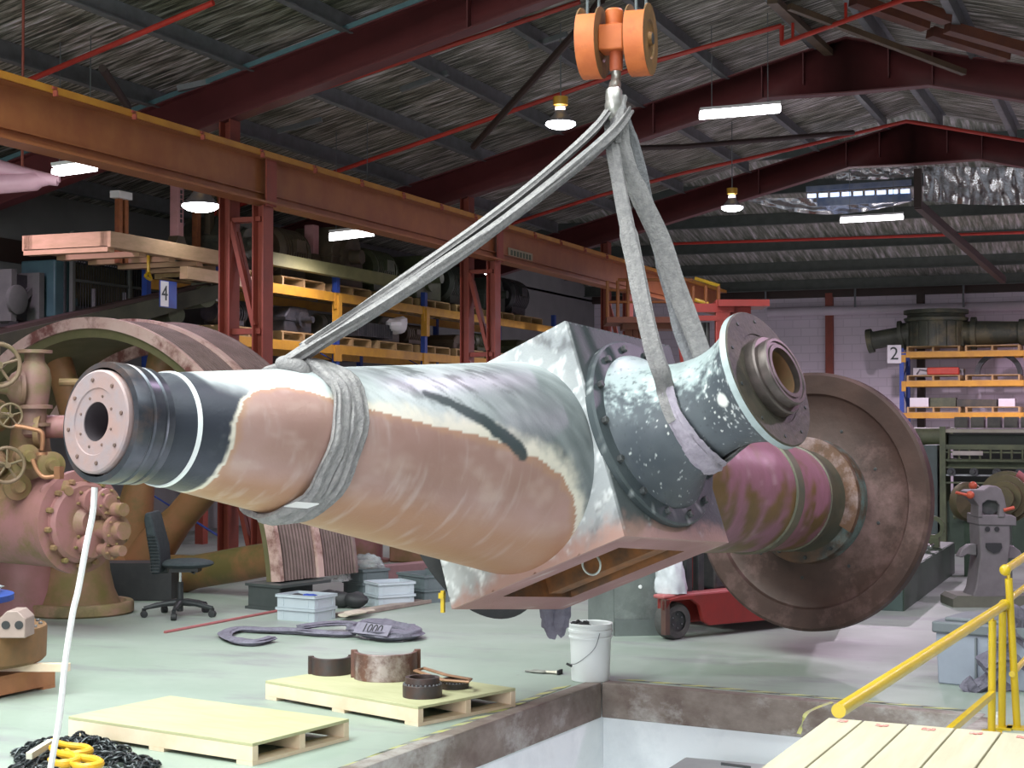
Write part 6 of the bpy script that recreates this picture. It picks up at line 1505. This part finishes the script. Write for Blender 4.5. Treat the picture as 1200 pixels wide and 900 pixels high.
# wire cage
t=thing('wire_cage','dark wire mesh cage standing behind the strapped drum','cage',on(150,360,0,-11.9))
ya,yb=on(85,300,0,-11.9).y,on(212,300,0,-11.9).y; za,zb_=2.7,on(100,274,0,-11.9).z
for y in (ya,(ya+yb)/2,yb): b=MB(); b.box((-11.9,y,(za+zb_)/2),(.05,.05,zb_-za)); b.build('post',mf,t)
for z_ in (za+.03,zb_,zb_-.1,(za+zb_)/2): b=MB(); b.bar((-11.9,ya,z_),(-11.9,yb,z_),.03,.03); b.build('rail',mf,t)
b=MB()
for k in range(44): 
    y=ya+(yb-ya)*k/44; b.box((-11.9,y,(za+zb_-.1)/2),(.008,.008,zb_-.1-za))
b.bar((-11.9,ya,za+.05),(-11.9,yb,za+.05),.01,.01); b.build('wire_mesh',dark,t)
b=MB(); y=(ya+yb)/2; b.box((-12.3,yb-.9,za+.5),(.3,1.5,1.0)); tag(b.build('dark_crate',black,bevel=.02),'dark crate inside the wire cage','crate')
# supporting mezzanine for the wall machines
b=MB(); b.box((-12.15,15.5,2.55),(1.5,12,.1)); struct(b.build('mezzanine_floor_slab',mat('dark_brown_steel',(.05,.028,.024))))
for y in (10.5,14,17.5,21): b=MB(); b.box((-11.5,y,1.25),(.12,.12,2.5)); struct(b.build('mezzanine_column',colred))
# yellow tape hank hanging
b=MB(); p=on(174,322,0,RXL-.2); b.tube([p+Z*.28,p+Z*.05,p+Y*.05-Z*.05,p-Y*.06-Z*.02,p+Z*.02],.018,8,samp=4); tag(b.build('yellow_rope_hank',yelp),'yellow rope hanging below the timber skid','rope')
# ------------------------------------------------------------------ access platform at the far end of the girder
AD=25.0
t=thing('access_platform','orange-brown access platform with handrails beyond the hub','platform',P(760,380,AD))
A_=lambda px_,py_,dd=0: P(px_,py_,AD+dd)
m_ap=mat('orange_brown_platform',(.34,.13,.035),(.27,.10,.03),5,.55)
b=MB(); b.bar(A_(709,377),A_(800,377),1.0,.09); b.build('deck',mat('rust_brown_deck',(.20,.07,.035),(.15,.055,.03),5,.6),t)
b=MB(); b.bar(A_(728,383),A_(795,383),.6,.10); b.build('deck_beam',mat('rust_brown_deck',(.20,.07,.035)),t)
for px_ in (712,724,736,748,796,812,827,842):
    b=MB(); p=A_(px_,375 if px_<800 else 362); b.cyl(p,A_(px_,329 if px_<800 else 335),.03,8); b.build('post',m_ap,t)
for (q0,q1,rr) in (((724,328),(812,328),.025),((712,354),(800,354),.02),((712,340),(745,340),.02),((814,326),(843,335),.03),((814,351),(830,356),.03)):
    b=MB(); b.cyl(A_(*q0),A_(*q1),rr,8); b.build('rail',m_ap if rr<.03 else yelp,t)
for px_ in (738,745,754): 
    b=MB(); p=A_(px_,383); b.box((p.x,p.y,p.z/2),(.12,.12,p.z)); b.build('support_leg',mat('rust_brown_deck',(.20,.07,.035)),t)
# girder marking plate
p=on(610,299,0,GX+.02); t=thing('capacity_plate','small cream marking plate on the side of the crane girder','plate',p)
b=MB(); b.box(p,(.012,.95,.13)); b.build('plate',mat('cream_plate',(.34,.30,.20),(.28,.25,.16),6,.6),t)
random.seed(5)
for k in range(7):
    b=MB(); b.box(p+V((.008,-.36+.12*k,.0)),(.004,.07,.075)); b.build('lettering',mat('dark_green_ink',(.05,.08,.04),(.06,.08,.05),5,.6),t)
# ------------------------------------------------------------------ lamps, daylight, camera
tube_m=mat('lit_fluorescent_tube',(1.0,.98,1.0),(1,.97,1),2,.4,emit=9)
bell_m=mat('lit_bell_diffuser',(.95,.97,1.0),(.95,.97,1.0),2,.4,emit=14)
amber=mat('amber_ballast_housing',(.55,.30,.03),(.45,.24,.03),6,.5)
def batten(pxa,pxb,d,lab,sz=1.0):
    a=P(*pxa,d); c=P(*pxb,d); 
    ctr=(a+c)/2; L=(c-a); t=thing('fluorescent_light',lab,'light',ctr,'fluorescent battens')
    b=MB(); b.bar(a+V((0,0,.075)),c+V((0,0,.075)),.13,.035); b.build('housing',white,t)
    b=MB(); b.prism([(q0*sz,q1*sz) for q0,q1 in ((-.06,.05),(.06,.05),(.075,.0),(.05,-.045),(-.05,-.045),(-.075,.0))],a+V((0,0,.0)),L.cross(Z).normalized(),Z,L); b.build('diffuser',tube_m,t)
    for s in (.15,.85):
        p=a+L*s; b=MB(); zr=min(rz(p.x)+.2, hz(p.y)+.05 if p.y>FY[2] else 99); b.cyl(p+V((0,0,.06)),V((p.x,p.y,max(zr,p.z+.1))),.006,6); b.build('suspension_wire',galv,t)
batten((820,136),(914,128),19.3,'bright fluorescent batten below the middle rafter beside the ridge',.85)
batten((985,259),(1058,255),28.5,'small fluorescent batten under the rear roof slope',.7)
batten((62,203),(113,196),15.2,'fluorescent batten glowing beside the pale pink pipes',.72)
batten((386,279),(438,273),20.0,'fluorescent batten above the long pallet rack behind the girder',.75)
def bell(px_,py_,d,dia,lab,house=True):
    c=P(px_,py_,d); r=dia/2; t=thing('bell_light',lab,'light',c,'high bay bell lights')
    b=MB(); b.lathe([(0,r),(.08*dia,r*.93),(.25*dia,r*.62),(.38*dia,r*.4),(.46*dia,r*.36)],c,Z,24,False); b.build('reflector',mat('spun_aluminium_bell',(.5,.48,.52),(.42,.4,.45),8,.35,.7),t)
    b=MB(); b.lathe([(.02,r*.97),(-.02*dia,r*.95),(-.09*dia,r*.75),(-.14*dia,r*.4),(-.155*dia,0)],c,Z,24,False); b.build('diffuser',bell_m,t)
    b=MB(); b.box(c+V((0,0,.52*dia)),(.34*dia,.1*dia,.16*dia)); b.cyl(c+V((0,0,.44*dia)),c+V((0,0,.9*dia)),.03*dia,8); b.build('lamp_neck',white,t)
    b=MB(); b.lathe([(.62*dia,.1*dia),(.64*dia,.24*dia),(.9*dia,.25*dia),(.92*dia,.12*dia)],c,Z,16); b.build('ballast_housing',amber,t)
    zt=rz(c.x)+.02; b=MB(); b.cyl(c+V((0,0,.9*dia)),V((c.x,c.y,max(zt,c.z+dia))),.008,6); b.build('suspension_rod',galv,t)
    return c
bl=[bell(657,146,17.4,.34,'bell-shaped lamp hanging between the hook block and the middle rafter'),
    bell(858,244,23.5,.33,'bell-shaped lamp with amber housing hanging below the last rafter'),
    bell(575,320,25,.24,'tiny bell lamp seen between the legs of the second crane column'),
    bell(235,242,17.5,.42,'bell lamp partly seen behind the first crane column above the rack')]
def light(nm,ty,loc,en,col,**k):
    l=bpy.data.lights.new(nm,ty); l.energy=en; l.color=col
    for a,v in k.items(): setattr(l,a,v)
    o=bpy.data.objects.new(nm,l); C.objects.link(o); o.location=loc; return o
for i,c in enumerate(bl[:2]):
    o=light('bell_lamp_glow','SPOT',c+V((0,0,-.02)),260,(1,.80,1),spot_size=2.4,spot_blend=.6,shadow_soft_size=.12)
for p_,d_,e_ in (((1020,264),28.4,1100),((867,142),19.2,160),((412,284),19.9,120),((88,207),15.1,60)):
    light('batten_glow','SPOT',P(*p_,d_),e_,(1,.84,1),shadow_soft_size=.15,spot_size=2.85,spot_blend=.35)
# daylight first, then added fill spots with no fixtures, outside the picture
# daylight: skylights in the near roof and the open roller door behind the camera
o=light('skylight_left','AREA',(-6.15,4.25,6.55),DAY_FILL[0],(.91,1.0,.95),shape='RECTANGLE',size=4.3,size_y=9.4)
o=light('skylight_right','AREA',(.5,4.25,6.6),DAY_FILL[1],(.91,1.0,.96),shape='RECTANGLE',size=5.6,size_y=9.4)
o=light('door_daylight','AREA',(-4.6,-5.9,2.2),DAY_FILL[2],(.97,.98,1.0),shape='RECTANGLE',size=7.6,size_y=4.2); o.rotation_euler=(math.radians(90),0,0)
for i,(x,y) in enumerate(((1.6,12.5),(1.6,18),(1.8,24),(.4,31.5),(2.6,33.5),(-2.5,10.5),(-11.3,12.5))):  # added fill spots, no fixtures, brightening the shed and back wall
    o=light('unseen_fill_spot','SPOT',(x,y,min(rz(x),hz(y))-.25),(DAY_FILL[3],DAY_FILL[3],DAY_FILL[3],1300,1300,DAY_FILL[4],DAY_FILL[4])[i],(1,.72,1),spot_size=2.7,spot_blend=.5,shadow_soft_size=.2)
w=bpy.data.worlds.new('World'); bpy.context.scene.world=w; w.use_nodes=True
bg=w.node_tree.nodes['Background']; bg.inputs[0].default_value=(.8,.9,1,1); bg.inputs[1].default_value=DAY_FILL[5]
cd=bpy.data.cameras.new('camera'); co=bpy.data.objects.new('camera',cd); C.objects.link(co)
co.location=CAM; cd.sensor_width=36; cd.sensor_fit='HORIZONTAL'; cd.lens=FOC/1200*36; cd.clip_end=200; cd.clip_start=.05
co.rotation_euler=(PI/2+TH,0,PSI)
sc=bpy.context.scene; sc.camera=co
sc.view_settings.view_transform='Standard'; sc.view_settings.look='None'; sc.view_settings.exposure=EXPO; sc.view_settings.gamma=1; sc.view_settings.use_curve_mapping=False
sc.cycles.use_denoising=True; sc.cycles.max_bounces=7; sc.cycles.diffuse_bounces=4; sc.cycles.glossy_bounces=3
